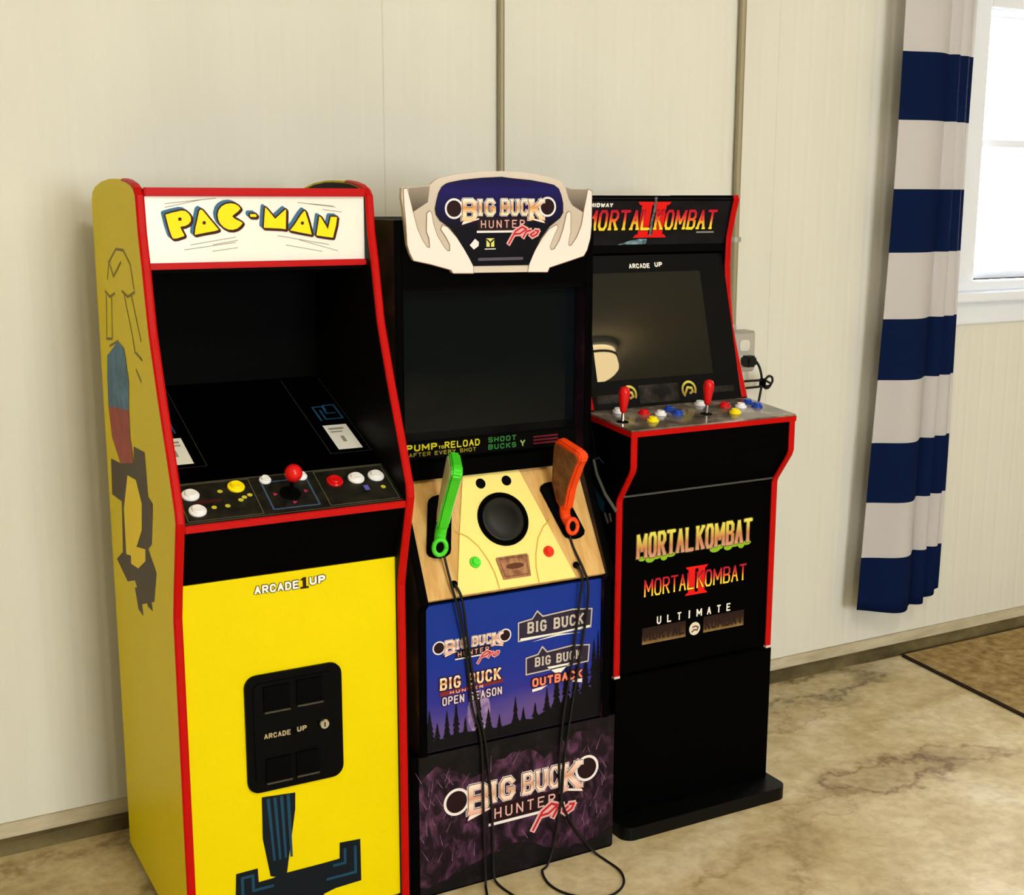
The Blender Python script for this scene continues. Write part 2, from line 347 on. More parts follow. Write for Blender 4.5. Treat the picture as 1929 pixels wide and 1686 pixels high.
DEC={'P': [(0.6122, 1.4645), (0.6256, 1.4683), (0.6426, 1.4719), (0.6505, 1.4711), (0.6562, 1.4662), (0.6599, 1.4594), (0.6596, 1.4525), (0.6553, 1.4467), (0.6482, 1.4433), (0.6392, 1.442), (0.6409, 1.4361), (0.6459, 1.4263), (0.6453, 1.4243), (0.6332, 1.4206), (0.6253, 1.4197), (0.6225, 1.4227), (0.6182, 1.4363), (0.615, 1.4509)],
 'A1': [(0.6795, 1.4739), (0.6834, 1.472), (0.6949, 1.4572), (0.7055, 1.4443), (0.7127, 1.4354), (0.704, 1.433), (0.6887, 1.4307), (0.6659, 1.4265), (0.668, 1.4397), (0.6727, 1.4564), (0.6764, 1.471)],
 'C': [(0.7559, 1.4767), (0.752, 1.4811), (0.7459, 1.4841), (0.7378, 1.4854), (0.7285, 1.4841), (0.7202, 1.4797), (0.7143, 1.4728), (0.7116, 1.464), (0.7125, 1.4551), (0.7158, 1.4472), (0.7226, 1.4402), (0.7316, 1.4357), (0.7409, 1.4351), (0.7492, 1.4375), (0.7556, 1.4424), (0.76, 1.4478), (0.7559, 1.4509), (0.7448, 1.4559), (0.7398, 1.4609), (0.7431, 1.4638), (0.7515, 1.4698), (0.7564, 1.4747)],
 'dash': [(0.7753, 1.4647), (0.7862, 1.4648), (0.7887, 1.4616), (0.787, 1.4591), (0.7756, 1.4597)],
 'M': [(0.8061, 1.4776), (0.8107, 1.4735), (0.8254, 1.4554), (0.8467, 1.4734), (0.8483, 1.4724), (0.8465, 1.435), (0.837, 1.4366), (0.802, 1.4385), (0.8038, 1.4585)],
 'A2': [(0.8859, 1.4708), (0.888, 1.4687), (0.894, 1.4488), (0.8998, 1.4242), (0.8797, 1.428), (0.8551, 1.4329), (0.8651, 1.444), (0.8787, 1.4632)],
 'N': [(0.9167, 1.4599), (0.9199, 1.4579), (0.9305, 1.4403), (0.9342, 1.4341), (0.9409, 1.4588), (0.9542, 1.4582), (0.9516, 1.4422), (0.9467, 1.4257), (0.9443, 1.4175), (0.9277, 1.4198), (0.9096, 1.4226), (0.9128, 1.4384)],
 'dots': [(0.6389, 1.4561), (0.6849, 1.4489), (0.8809, 1.4469)],
 'speed': [[(0.6118, 1.4847), (0.7096, 1.4949)], [(0.6124, 1.478), (0.6813, 1.492)], [(0.6451, 1.3984), (0.7451, 1.4111)], [(0.6575, 1.4075), (0.7455, 1.4211)], [(0.7008, 1.4073), (0.7494, 1.415)], [(0.6993, 1.3949), (0.7488, 1.401)], [(0.8729, 1.487), (0.9514, 1.4778)], [(0.8977, 1.4845), (0.947, 1.4798)], [(0.9247, 1.4732), (0.9645, 1.4679)], [(0.8301, 1.423), (0.9361, 1.4041)], [(0.8466, 1.4045), (0.9214, 1.3909)], [(0.8739, 1.4143), (0.9548, 1.3914)]],
 'bm_board': [(1.0725, 1.5158), (1.0859, 1.5177), (1.1215, 1.5186), (1.1359, 1.5225), (1.1447, 1.5302), (1.1563, 1.5361), (1.1943, 1.5435), (1.2386, 1.5485), (1.2989, 1.5511), (1.3511, 1.549), (1.398, 1.5428), (1.4298, 1.5364), (1.4426, 1.5317), (1.454, 1.5203), (1.4653, 1.5156), (1.5109, 1.5152), (1.5209, 1.5111), (1.5213, 1.485), (1.5212, 1.4381), (1.5176, 1.4104), (1.5097, 1.3855), (1.5016, 1.3731), (1.464, 1.3628), (1.4155, 1.3501), (1.4108, 1.3405), (1.1855, 1.3437), (1.1811, 1.3504), (1.1342, 1.3633), (1.0967, 1.3713), (1.0897, 1.3838), (1.0829, 1.4033), (1.0792, 1.4419), (1.0754, 1.4739), (1.0715, 1.4955)],
 'bm_darkL': [(1.0866, 1.5158), (1.1215, 1.5182), (1.1345, 1.5199), (1.1298, 1.4879), (1.0952, 1.4674), (1.0885, 1.5019)],
 'bm_darkR': [(1.454, 1.519), (1.467, 1.515), (1.5093, 1.5145), (1.5002, 1.4658), (1.4722, 1.4809), (1.4623, 1.4959)],
 'bm_antL': [(1.076, 1.5133), (1.0831, 1.5146), (1.0871, 1.5019), (1.0966, 1.4648), (1.1047, 1.4352), (1.1159, 1.4119), (1.1259, 1.3974), (1.1331, 1.396), (1.1319, 1.4155), (1.1262, 1.4286), (1.1274, 1.4647), (1.1325, 1.4698), (1.1368, 1.466), (1.1409, 1.444), (1.1494, 1.4205), (1.1638, 1.3981), (1.1725, 1.3888), (1.1784, 1.3887), (1.1785, 1.4018), (1.1698, 1.4176), (1.1582, 1.4334), (1.1627, 1.4412), (1.1729, 1.4372), (1.1934, 1.416), (1.2096, 1.3934), (1.2215, 1.3746), (1.2319, 1.3558), (1.2318, 1.3425), (1.1855, 1.3437), (1.1811, 1.3504), (1.1342, 1.3633), (1.0967, 1.3713), (1.0883, 1.3864), (1.0829, 1.4033), (1.0807, 1.4483), (1.0776, 1.4802)],
 'bm_antR': [(1.511, 1.5145), (1.5201, 1.5104), (1.5205, 1.485), (1.5204, 1.4381), (1.5176, 1.4104), (1.5097, 1.3855), (1.5016, 1.3731), (1.464, 1.3628), (1.4155, 1.3501), (1.4108, 1.3405), (1.363, 1.3418), (1.3661, 1.3581), (1.3801, 1.3864), (1.399, 1.4133), (1.4148, 1.4308), (1.4323, 1.4395), (1.4356, 1.4347), (1.4246, 1.4144), (1.4159, 1.394), (1.4184, 1.3864), (1.428, 1.3883), (1.4407, 1.4073), (1.4502, 1.4318), (1.4579, 1.4632), (1.4627, 1.4673), (1.4668, 1.4646), (1.4673, 1.4248), (1.4619, 1.4001), (1.4636, 1.3946), (1.4701, 1.3952), (1.4846, 1.4136), (1.4957, 1.4383), (1.5017, 1.4727), (1.5064, 1.4932)],
 'bm_navy': [(1.1707, 1.5233), (1.1795, 1.526), (1.2089, 1.5313), (1.2536, 1.5356), (1.2989, 1.5379), (1.3203, 1.5355), (1.3667, 1.5319), (1.406, 1.5261), (1.4251, 1.5222), (1.4364, 1.5148), (1.4421, 1.5027), (1.4471, 1.4851), (1.4473, 1.466), (1.4402, 1.4551), (1.4147, 1.4376), (1.3927, 1.412), (1.3754, 1.381), (1.3661, 1.3581), (1.3629, 1.3574), (1.2334, 1.3584), (1.223, 1.3746), (1.2111, 1.3934), (1.1964, 1.4173), (1.1788, 1.4371), (1.1569, 1.4516), (1.1483, 1.4633), (1.1463, 1.475), (1.15, 1.4904), (1.1545, 1.5059), (1.1619, 1.5175)],
 'pf_col': [(0.716, 0.3203), (0.7858, 0.3147), (0.7847, 0.2785), (0.7717, 0.1994), (0.7612, 0.1323), (0.7283, 0.1455), (0.7148, 0.2311)],
 'pf_blk': [(0.6577, 0.1688), (0.7024, 0.1698), (0.7033, 0.1392), (0.7322, 0.1401), (0.7658, 0.1443), (0.8467, 0.1449), (0.8771, 0.1459), (0.878, 0.1812), (0.924, 0.1785), (0.9242, 0.084), (0.8667, 0.0815), (0.8405, 0.0753), (0.8354, 0.0498), (0.6511, 0.0539)],
 'ps_band1': [(-2.8003, 1.1669), (-2.685, 1.2086), (-2.6325, 1.1994), (-2.6054, 1.1352), (-2.62, 1.0752), (-2.8183, 1.0567), (-2.8133, 1.1193)],
 'ps_band2': [(-2.8183, 1.0567), (-2.62, 1.0752), (-2.6223, 1.021), (-2.6025, 0.9703), (-2.7291, 0.9472), (-2.7995, 0.9919)],
 'ps_maze': [(-2.8254, 0.9402), (-2.7291, 0.9472), (-2.6025, 0.9703), (-2.5941, 1.0061), (-2.5016, 1.0101), (-2.4909, 0.9241), (-2.4536, 0.9177), (-2.4819, 0.83), (-2.5152, 0.8122), (-2.454, 0.7791), (-2.4874, 0.7114), (-2.5966, 0.6754), (-2.6525, 0.7116), (-2.7245, 0.6897), (-2.824, 0.715), (-2.7562, 0.748), (-2.739, 0.8625), (-2.835, 0.8585)],
 'ps_yel': [(-2.6651, 0.9337), (-2.5889, 0.9384), (-2.5466, 0.898), (-2.5594, 0.8411), (-2.6512, 0.7636), (-2.7208, 0.7514), (-2.719, 0.8512)],
 'ps_disc': [(-2.6732, 0.7633), (-2.6119, 0.7936), (-2.5364, 0.807), (-2.5422, 0.7809), (-2.6118, 0.748), (-2.6784, 0.7412)],
 'ps_tail': [(-2.6564, 0.6949), (-2.6104, 0.7074), (-2.5915, 0.6513), (-2.6332, 0.6546)],
 'ps_tail2': [(-2.5683, 0.7088), (-2.5239, 0.726), (-2.5023, 0.6874), (-2.5427, 0.6857)],
 'ps_lines': [[(-2.7556, 1.3304), (-2.7344, 1.3655), (-2.659, 1.3949), (-2.5944, 1.3949), (-2.5386, 1.3698), (-2.5189, 1.3255)], [(-2.7866, 1.3038), (-2.7421, 1.2944), (-2.6936, 1.3049)], [(-2.6253, 1.3141), (-2.5745, 1.3058), (-2.5145, 1.3189)], [(-2.7772, 1.2945), (-2.7977, 1.2027), (-2.742, 1.208), (-2.7263, 1.293)], [(-2.606, 1.306), (-2.5513, 1.231), (-2.5383, 1.1998)], [(-2.5427, 1.3103), (-2.4821, 1.2285)], [(-2.528, 1.2008), (-2.4806, 1.1922)], [(-2.5358, 1.1674), (-2.5002, 1.1484)], [(-2.7702, 1.1902), (-2.685, 1.2086)], [(-2.7241, 1.3612), (-2.696, 1.3385), (-2.6217, 1.3706)]]}

# ================================================================== THE ROOM
m_wall = mat_noise('wall_panel_paint', [(.25, (214, 214, 202)), (.75, (223, 223, 212))], scale=3, detail=4, rough=.55, stretch=(1, 1, .15))
m_joint = mat('wall_joint', (196, 188, 168), rough=.8)
m_white = mat('painted_trim', (228, 235, 244), rough=.45)
m_ceil = mat('ceiling_paint', (235, 230, 218), rough=.8)
XL, XR, YF, YB, ZC = -3.2, 8.2, -5.2, 3.0, 3.1

def concrete():
    m, nt, b = new_mat('stained_concrete')
    L = nt.links.new; N = nt.nodes.new
    tc = N('ShaderNodeTexCoord')
    def noise(sc, det, dist=0.0, st=(1, 1, 1)):
        mp = N('ShaderNodeMapping'); mp.inputs['Scale'].default_value = st
        L(tc.outputs['Object'], mp.inputs[0])
        n = N('ShaderNodeTexNoise'); n.inputs['Scale'].default_value = sc; n.inputs['Detail'].default_value = det
        n.inputs['Distortion'].default_value = dist; n.inputs['Roughness'].default_value = .62
        L(mp.outputs[0], n.inputs['Vector']); return n.outputs['Fac']
    def ramp(f, stops):
        r = N('ShaderNodeValToRGB'); cr = r.color_ramp
        while len(cr.elements) < len(stops): cr.elements.new(.5)
        for e, (p, c) in zip(cr.elements, stops):
            e.position = p; e.color = lin(c)
        L(f, r.inputs['Fac']); return r.outputs['Color']
    base = ramp(noise(2.2, 9, .6, (1, 1.5, 1)), [(.26, (162, 142, 90)), (.42, (196, 178, 130)), (.55, (218, 204, 164)), (.72, (232, 222, 196))])
    def mixm(fac, c1, c2):
        x = N('ShaderNodeMix'); x.data_type = 'RGBA'; x.blend_type = 'MULTIPLY'
        if isinstance(fac, float): x.inputs[0].default_value = fac
        else: L(fac, x.inputs[0])
        L(c1, x.inputs[6]); L(c2, x.inputs[7]); return x.outputs[2]
    fine = ramp(noise(26, 8, .3), [(.3, (214, 204, 184)), (.6, (255, 255, 255))])
    c = mixm(.75, base, fine)
    # brown water marks with ragged rims, where the slab is stained
    wn = N('ShaderNodeTexNoise'); wn.inputs['Scale'].default_value = 7; wn.inputs['Detail'].default_value = 7; wn.inputs['Roughness'].default_value = .65
    L(tc.outputs['Object'], wn.inputs['Vector'])
    w1 = N('ShaderNodeVectorMath'); w1.operation = 'SUBTRACT'; w1.inputs[1].default_value = (.5, .5, .5); L(wn.outputs['Color'], w1.inputs[0])
    w2 = N('ShaderNodeVectorMath'); w2.operation = 'SCALE'; w2.inputs['Scale'].default_value = .30; L(w1.outputs[0], w2.inputs[0])
    w3 = N('ShaderNodeVectorMath'); w3.operation = 'ADD'; L(tc.outputs['Object'], w3.inputs[0]); L(w2.outputs[0], w3.inputs[1])
    fz = noise(34, 7)
    def stain(cx, cy, rx, ry, ang, col, amount, c):
        mp = N('ShaderNodeMapping'); mp.vector_type = 'TEXTURE'
        mp.inputs['Location'].default_value = (cx, cy, 0); mp.inputs['Rotation'].default_value = (0, 0, ang); mp.inputs['Scale'].default_value = (rx, ry, 9)
        L(w3.outputs[0], mp.inputs[0])
        ln = N('ShaderNodeVectorMath'); ln.operation = 'LENGTH'; L(mp.outputs[0], ln.inputs[0])
        r = N('ShaderNodeValToRGB'); cr = r.color_ramp
        cr.elements[0].color = (.45, .45, .45, 1); cr.elements[-1].position = 1.0; cr.elements[-1].color = (0, 0, 0, 1)
        for p_, v_ in ((.45, .35), (.62, .95), (.72, .45)):
            e = cr.elements.new(p_); e.color = (v_, v_, v_, 1)
        L(ln.outputs['Value'], r.inputs['Fac'])
        s2 = N('ShaderNodeMath'); s2.operation = 'MULTIPLY'; s2.inputs[1].default_value = amount; L(r.outputs['Color'], s2.inputs[0])
        s3 = N('ShaderNodeMath'); s3.operation = 'MULTIPLY'; L(s2.outputs[0], s3.inputs[0])
        s4 = N('ShaderNodeMapRange'); s4.inputs[1].default_value = .25; s4.inputs[2].default_value = .6; s4.inputs[3].default_value = .3; L(fz, s4.inputs[0]); L(s4.outputs[0], s3.inputs[1])
        rgb = N('ShaderNodeRGB'); rgb.outputs[0].default_value = lin(col)
        return mixm(s3.outputs[0], c, rgb.outputs[0])
    for st in STAINS: c = stain(*st, c)
    L(c, b.inputs['Base Color'])
    rr = N('ShaderNodeMapRange'); rr.inputs[3].default_value = .32; rr.inputs[4].default_value = .6
    L(noise(5, 5), rr.inputs[0]); L(rr.outputs[0], b.inputs['Roughness'])
    bp = N('ShaderNodeBump'); bp.inputs['Strength'].default_value = .12; bp.inputs['Distance'].default_value = .004
    L(noise(40, 6), bp.inputs['Height']); L(bp.outputs[0], b.inputs['Normal'])
    return m
STAINS = [(2.40, 2.32, .30, .11, -.12, (140, 106, 60), 1.0), (2.66, 2.34, .22, .06, -.3, (150, 118, 72), .8), (2.12, 2.25, .20, .06, .2, (170, 138, 90), .6),
          (2.55, 2.90, .55, .14, .0, (120, 104, 72), 1.0), (2.50, 2.74, .28, .05, .1, (150, 134, 100), .7), (.42, 2.78, .5, .24, .1, (150, 126, 76), .9), (1.72, 2.06, .35, .14, .4, (170, 140, 84), .7)]
struct(MB().box(XL, XR, YF, YB + .15, -.12, 0).build('floor', concrete()))
struct(MB().box(XL, XR, YF, YB + .15, ZC, ZC + .1).build('ceiling', m_ceil))
struct(MB().box(XL - .1, XL, YF, YB + .15, 0, ZC).build('wall_left', mat('wall_left_boards', (206, 196, 170), rough=.7)))
struct(MB().box(XR, XR + .1, YF, YB + .15, 0, ZC).build('wall_right', mat('wall_right_boards', (150, 138, 116), rough=.7)))
# wall behind the camera: two wide openings let daylight in
fw = MB()
OPEN = ((.7, 2.4, .9, 2.8),)
xs_ = [XL] + [v for o in OPEN for v in o[:2]] + [XR]
for i in range(0, len(xs_), 2): fw.box(xs_[i], xs_[i + 1], YF - .1, YF, 0, ZC)
for x0, x1, z0, z1 in OPEN:
    fw.box(x0, x1, YF - .1, YF, 0, z0); fw.box(x0, x1, YF - .1, YF, z1, ZC)
struct(fw.build('wall_front', mat('wall_front_boards', (150, 138, 118), rough=.7)))

# back wall: backing plus ribbed panels, each panel a piece of its own
WX0, WX1, WZ0, WZ1 = 3.335, 4.20, 1.235, 2.085          # window opening
bk = MB()
for x0, x1, z0, z1 in ((XL, WX0, .0, ZC), (WX1, XR, .0, ZC), (WX0, WX1, .0, WZ0), (WX0, WX1, WZ1, ZC)):
    bk.box(x0, x1, YB + .012, YB + .15, z0, z1)
wall = struct(bk.build('wall_back', m_joint))
PZ0 = .070
def ribbed(x0, x1, z0, z1, name='wall_panel'):
    xs = []; pitch = .06125
    xs.append((x0, YB + .0016)); xs.append((x0 + .0022, YB)); 
    i = math.ceil((x0 - .06) / pitch)
    while True:
        c = .06 + i * pitch; i += 1
        if c > x1 - .012: break
        if c < x0 + .012: continue
        xs += [(c - .012, YB), (c - .002, YB + .0009), (c + .002, YB + .0009), (c + .012, YB)]
    xs.append((x1 - .0022, YB)); xs.append((x1, YB + .0016))
    n = len(xs); vs = [(x, y, z0) for x, y in xs] + [(x, y, z1) for x, y in xs]
    vs += [(x0, YB + .0125, z0), (x1, YB + .0125, z0), (x0, YB + .0125, z1), (x1, YB + .0125, z1)]
    fs = [(i, i + 1, n + i + 1, n + i) for i in range(n - 1)]
    fs += [tuple(range(n)) + (2 * n + 1, 2 * n), tuple(n + i for i in range(n)) + (2 * n + 3, 2 * n + 2), (2 * n, 2 * n + 1, 2 * n + 3, 2 * n + 2)]
    mb = MB().add(vs, fs)
    return mb.build(name, m_wall, wall)
seams = [.06 + 1.225 * i for i in range(-2, 6)]
edges = [XL] + [s for s in seams if s > XL] + [XR]
for x0, x1 in zip(edges, edges[1:]):
    a, b_ = x0 + .0001, x1 - .0001
    if b_ <= WX0 or a >= WX1: ribbed(a, b_, PZ0, ZC)
    elif a < WX0:
        ribbed(a, WX0, PZ0, ZC); ribbed(WX0, b_, PZ0, WZ0); ribbed(WX0, b_, WZ1, ZC)
    else:
        ribbed(a, WX1, PZ0, WZ0); ribbed(a, WX1, WZ1, ZC); ribbed(WX1, b_, PZ0, ZC)
# light metal channel under the panels, and the grubby slab edge below it
m_base = mat_noise('base_channel_paint', [(.3, (172, 160, 128)), (.7, (206, 198, 172))], scale=7, rough=.6, stretch=(1, 1, 4))
m_curb = mat_noise('grubby_slab_edge', [(.3, (62, 54, 36)), (.5, (98, 88, 58)), (.75, (134, 122, 88))], scale=8, rough=.85, stretch=(.6, 1, 1), bump=.3)
struct(MB().box(XL, XR, YB - .008, YB + .012, .034, PZ0 - .001, .002).build('baseboard_back', m_base))
cb = MB()
random.seed(4)
n = 120; top = []; bot = []
for i in range(n + 1):
    x = XL + (XR - XL) * i / n
    top.append((x, YB - .022 + random.uniform(-.003, .003))); 
vs = []
for x, y in top: vs += [(x, y - .004, 0), (x, y, .030 + random.uniform(-.002, .002)), (x, y + .012, .034), (x, YB + .012, .034), (x, YB + .012, 0)]
fs = []
for i in range(n):
    for j in range(5): fs.append((i * 5 + j, i * 5 + (j + 1) % 5, (i + 1) * 5 + (j + 1) % 5, (i + 1) * 5 + j))
struct(cb.add(vs, fs).build('trim_1', m_curb))

# ------------------------------------------------------------------ window
win = bpy.data.objects.new('window_1', None); COL.objects.link(win); win.location = (WX0, YB, WZ0); win['base'] = [WX0, YB, WZ0]; TMP.append(win); struct(win)
for a in ((WX0 - .10, WX0 + .004, YB - .018, YB + .0, WZ0 - .02, WZ1 + .09), (WX1 - .004, WX1 + .10, YB - .018, YB, WZ0 - .02, WZ1 + .09), (WX0 + .004, WX1 - .004, YB - .018, YB, WZ1 - .004, WZ1 + .09)):
    MB().box(*a, .003).build('casing', m_white, win)
MB().box(WX0 - .11, WX1 + .11, YB - .05, YB + .12, WZ0 - .068, WZ0 - .035, .004).build('sill', m_white, win)
MB().box(WX0 - .10, WX1 + .10, YB - .03, YB + .12, WZ0 - .035, WZ0 - .0, .004).build('sill', m_white, win)
MB().box(WX0 - .10, WX1 + .10, YB - .014, YB, WZ0 - .142, WZ0 - .068, .003).build('apron', m_white, win)
for a in ((WX0, WX0 + .012), (WX1 - .012, WX1)):
    MB().box(a[0], a[1], YB, YB + .14, WZ0, WZ1).build('jamb', m_white, win)
MB().box(WX0 + .012, WX1 - .012, YB, YB + .14, WZ1 - .012, WZ1).build('jamb', m_white, win)
mg, nt, b = new_mat('window_glass')
nt.nodes.remove(b)
tr_ = nt.nodes.new('ShaderNodeBsdfTransparent'); gl_ = nt.nodes.new('ShaderNodeBsdfGlossy'); gl_.inputs['Roughness'].default_value = .02
mx = nt.nodes.new('ShaderNodeMixShader'); mx.inputs[0].default_value = .06
nt.links.new(tr_.outputs[0], mx.inputs[1]); nt.links.new(gl_.outputs[0], mx.inputs[2])
nt.links.new(mx.outputs[0], nt.nodes['Material Output'].inputs[0])
ZM = 1.672
for (z0, z1, y0) in ((WZ0, ZM + .012, YB + .04), (ZM - .012, WZ1 - .012, YB + .075)):
    sash = MB()
    x0, x1 = WX0 + .012, WX1 - .012; w = .022
    sash.box(x0, x0 + w, y0, y0 + .03, z0, z1, .002).box(x1 - w, x1, y0, y0 + .03, z0, z1, .002)
    sash.box(x0 + w, x1 - w, y0, y0 + .03, z0, z0 + .024, .002).box(x0 + w, x1 - w, y0, y0 + .03, z1 - .024, z1, .002)
    so = sash.build('sash', m_white, win)
    MB().box(x0 + w - .003, x1 - w + .003, y0 + .012, y0 + .016, z0 + .02, z1 - .02).build('pane', mg, so)

# ================================================================== CABINET WITH YELLOW SIDES
YEL = k('yellow_laminate', (226, 207, 1), rough=.42, spec=.07, noise=.02, scale=5)
RED = k('red_edge_moulding', (180, 8, 5), rough=.42, spec=.1)
BLK = k('black_laminate', (1.5, 1.5, 1.5), rough=.6, spec=.02)
BLKM = k('black_matte', (1.5, 1.5, 1.5), rough=.7, spec=.05)
GLASS = k('dark_screen_glass', (1.5, 1.5, 2), rough=.12, spec=.1)
DKB = k('print_dark_brown', (60, 22, 8), rough=.5)
PYEL = k('print_yellow', (248, 222, 10), rough=.45)
PBLUE = k('print_slate_blue', (58, 108, 140), rough=.5)
PWHT = k('print_white', (238, 236, 226), rough=.4)
PGRY = k('print_grey', (150, 146, 128), rough=.5)
PBLK = k('print_black', (8, 8, 10), rough=.5)
WHTP = k('white_plastic', (240, 240, 240), rough=.3)
YELP = k('yellow_plastic', (250, 225, 10), rough=.3)
REDP = k('red_plastic', (205, 14, 18), rough=.25)
CHR = k('chrome', (200, 200, 200), rough=.18, metal=1.0)

PX0, PX1, TW = .557, 1.030, .016
pm = thing('arcade_cabinet', 'yellow arcade cabinet with red edge trim, white marquee and black coin door', 'arcade machine', (.7935, 2.6, 0), 'arcade cabinets along the wall')
prof_front = [(2.335, .022), (2.335, .72), (2.322, .775), (2.305, .835), (2.288, .895), (2.283, .915), (2.286, .937), (2.325, 1.03), (2.372, 1.135), (2.418, 1.25), (2.444, 1.37), (2.460, 1.43), (2.468, 1.50), (2.482, 1.513), (2.504, 1.521), (2.540, 1.527), (2.579, 1.530), (2.64, 1.532), (2.689, 1.532), (2.768, 1.527), (2.835, 1.516), (2.860, 1.506), (2.874, 1.490)]
prof = prof_front + [(2.864, .022)]
for i, x in enumerate((PX0, PX1 - TW)):
    p = MB().profile(prof, x, x + TW).build('side_panel', YEL, pm)
    if i == 0: pmside = p
    else:
        # inner face is finished black
        pi = MB().profile([(y + .004 if y < 2.7 else y - .004, z if z < 1.4 else z - .004) for y, z in prof], x - .0012, x - .0002).build('inner_lining', k('brown_black_lining', (14, 10, 8), rough=.5, spec=.1), p)
    MB().trim(prof_front[:17], x, x + TW).build('edge_trim', RED, pm, smooth=False)
IX0, IX1 = PX0 + TW, PX1 - TW - .0012
MB().box(IX0, IX1, 2.852, 2.864, .03, 1.49).build('back_panel', BLK, pm)
MB().box(IX0, IX1, 2.48, 2.851, 1.487, 1.50).build('top_panel', BLK, pm)
mq = MB().box(IX0, IX1, 2.475, 2.481, 1.374, 1.4985).build('marquee', k('marquee_white_acrylic', (236, 235, 226), rough=.25), pm)
MB().box(IX0, IX1, 2.464, 2.482, 1.4985, 1.5145, .002).build('marquee_rail', RED, pm)
MB().box(IX0, IX1, 2.464, 2.482, 1.3625, 1.3745, .002).build('marquee_rail', RED, pm)
pmq = Plane((0, 2.475, 0), (0, 0, 1))
letters = [DEC[n_] for n_ in ('P', 'A1', 'C', 'dash', 'M', 'A2', 'N')]
dec_each(pmq, [line(s_, .0013) for s_ in DEC['speed']], 0, PGRY, 'speed_line', mq)
sh = []
for po in letters:
    for f in (.35, .7, 1.0): sh += dilate(po, .0026, 8, -.0058 * f, .0044 * f)
dec(pmq, sh, 1, PBLUE, 'letter_shadow', mq)
ol = []
for po in letters:
    ol += dilate(po, .0032, 10) + dilate(po, .003, 8, .0022, -.0022)
dec(pmq, ol, 2, DKB, 'letter_outline', mq)
dec(pmq, letters, 3, PYEL, 'marquee_lettering', mq)
dec_each(pmq, [[circ(u, v, .0034, 12)] for u, v in DEC['dots']], 4, DKB, 'letter_dot', mq)
# recess behind the marquee
MB().box(IX0, IX1, 2.482, 2.78, 1.355, 1.3625).build('marquee_shelf', BLKM, pm)
MB().profile([(2.775, 1.08), (2.765, 1.355), (2.78, 1.355), (2.79, 1.08)], IX0, IX1).build('rear_board', BLKM, pm)
# monitor bezel, reclined
bz0, bz1 = Vector((2.405, .9615)), Vector((2.775, 1.098))
bd = (bz1 - bz0).normalized(); bn = Vector((bd.y, -bd.x))
bez = MB().profile([tuple(bz0), tuple(bz1), tuple(bz1 + bn * .008), tuple(bz0 + bn * .008)], IX0, IX1).build('monitor_bezel', GLASS, pm)
pbz = Plane((0, 2.455, .98), (0, .312, .115))
h_b = .0012
DGR = k('print_dark_grey', (52, 48, 42), rough=.5)
MAZE = k('print_maze_blue', (28, 78, 110), rough=.5)
for sgn in (-1, 1):
    cx = .7935
    def mx_(u): return cx + sgn * (u - cx)
    u0, u1 = .922, 1.0105
    st_ = dec(pbz, [line([(mx_(u0), 0), (mx_(u1), 0)], .0016)[0], line([(mx_(u0), 0), (mx_(u0), .325)], .0016)[0], line([(mx_(u1), 0), (mx_(u1), .325)], .0016)[0]], 1, DGR, 'bezel_strip', bez, h_b)
    dec(pbz, [rect(mx_(.944), .013, mx_(.997), .114)], 1, PWHT, 'instruction_card', bez, h_b)
    dec(pbz, [rect(mx_(.952), .094, mx_(.985), .101), rect(mx_(.952), .082, mx_(.978), .087), rect(mx_(.966), .042, mx_(.974), .066)], 2, PGRY, 'card_print', bez, h_b)
    mz = []
    for pp in ([(.95, .135), (.95, .195), (.972, .195), (.972, .165), (.992, .165)], [(.962, .14), (.962, .18)], [(.975, .18), (.975, .20), (1.0, .20), (1.0, .14), (.962, .14)]):
        mz += line([(mx_(a), b2) for a, b2 in pp], .004)
    dec(pbz, mz, 1, MAZE, 'maze_print', bez, h_b)
# control panel
CP = Plane((0, 2.293, .907), (0, .112, .055))
cpan = slab(CP, rect(IX0, 0, IX1, .1248), -.012, 0).build('control_panel', mat_noise('scuffed_black_panel', [(.35, (14, 14, 12)), (.7, (40, 38, 30))], scale=30, rough=.35), pm)
MB().box(IX0, IX1, 2.2865, 2.2945, .8935, .9075, .0015).build('control_panel_edge', RED, pm)
OL = k('print_panel_lines', (98, 92, 70), rough=.5)
lns = []
for a in (rect(.585, .010, .728, .118), rect(.862, .010, 1.006, .118)):
    lns += line(a + [a[0]], .0014)
lns += line([(.577, .0045), (1.010, .0045)], .0012) + line([(.577, .1215), (1.010, .1215)], .0016)
dec(CP, lns, 0, OL, 'panel_lines', cpan)
dec_each(CP, [[circ(*c_, .0052, 12)] for c_ in ((.6655, .089), (.642, .044), (.668, .044), (.706, .064), (.718, .069), (.697, .057), (.9865, .049))], 0, k('print_dim_yellow', (196, 188, 60), rough=.5), 'pellet_dot', cpan)
dec(CP, line([(.750, .102), (.750, .018), (.842, .018), (.842, .102), (.750, .102)], .0035), 0, k('print_steel_blue', (60, 84, 112), rough=.5), 'joystick_frame', cpan)
dec_each(CP, [[circ(*c_, .0058, 3)] for c_ in ((.766, .062), (.828, .062), (.796, .032))], 1, k('print_magenta', (176, 44, 84), rough=.5), 'arrow_mark', cpan)
dec(CP, [rect(.947, .044, .957, .060)], 0, k('print_violet', (92, 92, 176), rough=.5), 'tint_print', cpan)
dec(CP, [rect(.610, .058, .66, .068)], 0, k('print_maroon', (60, 22, 22), rough=.5), 'word_print', cpan)

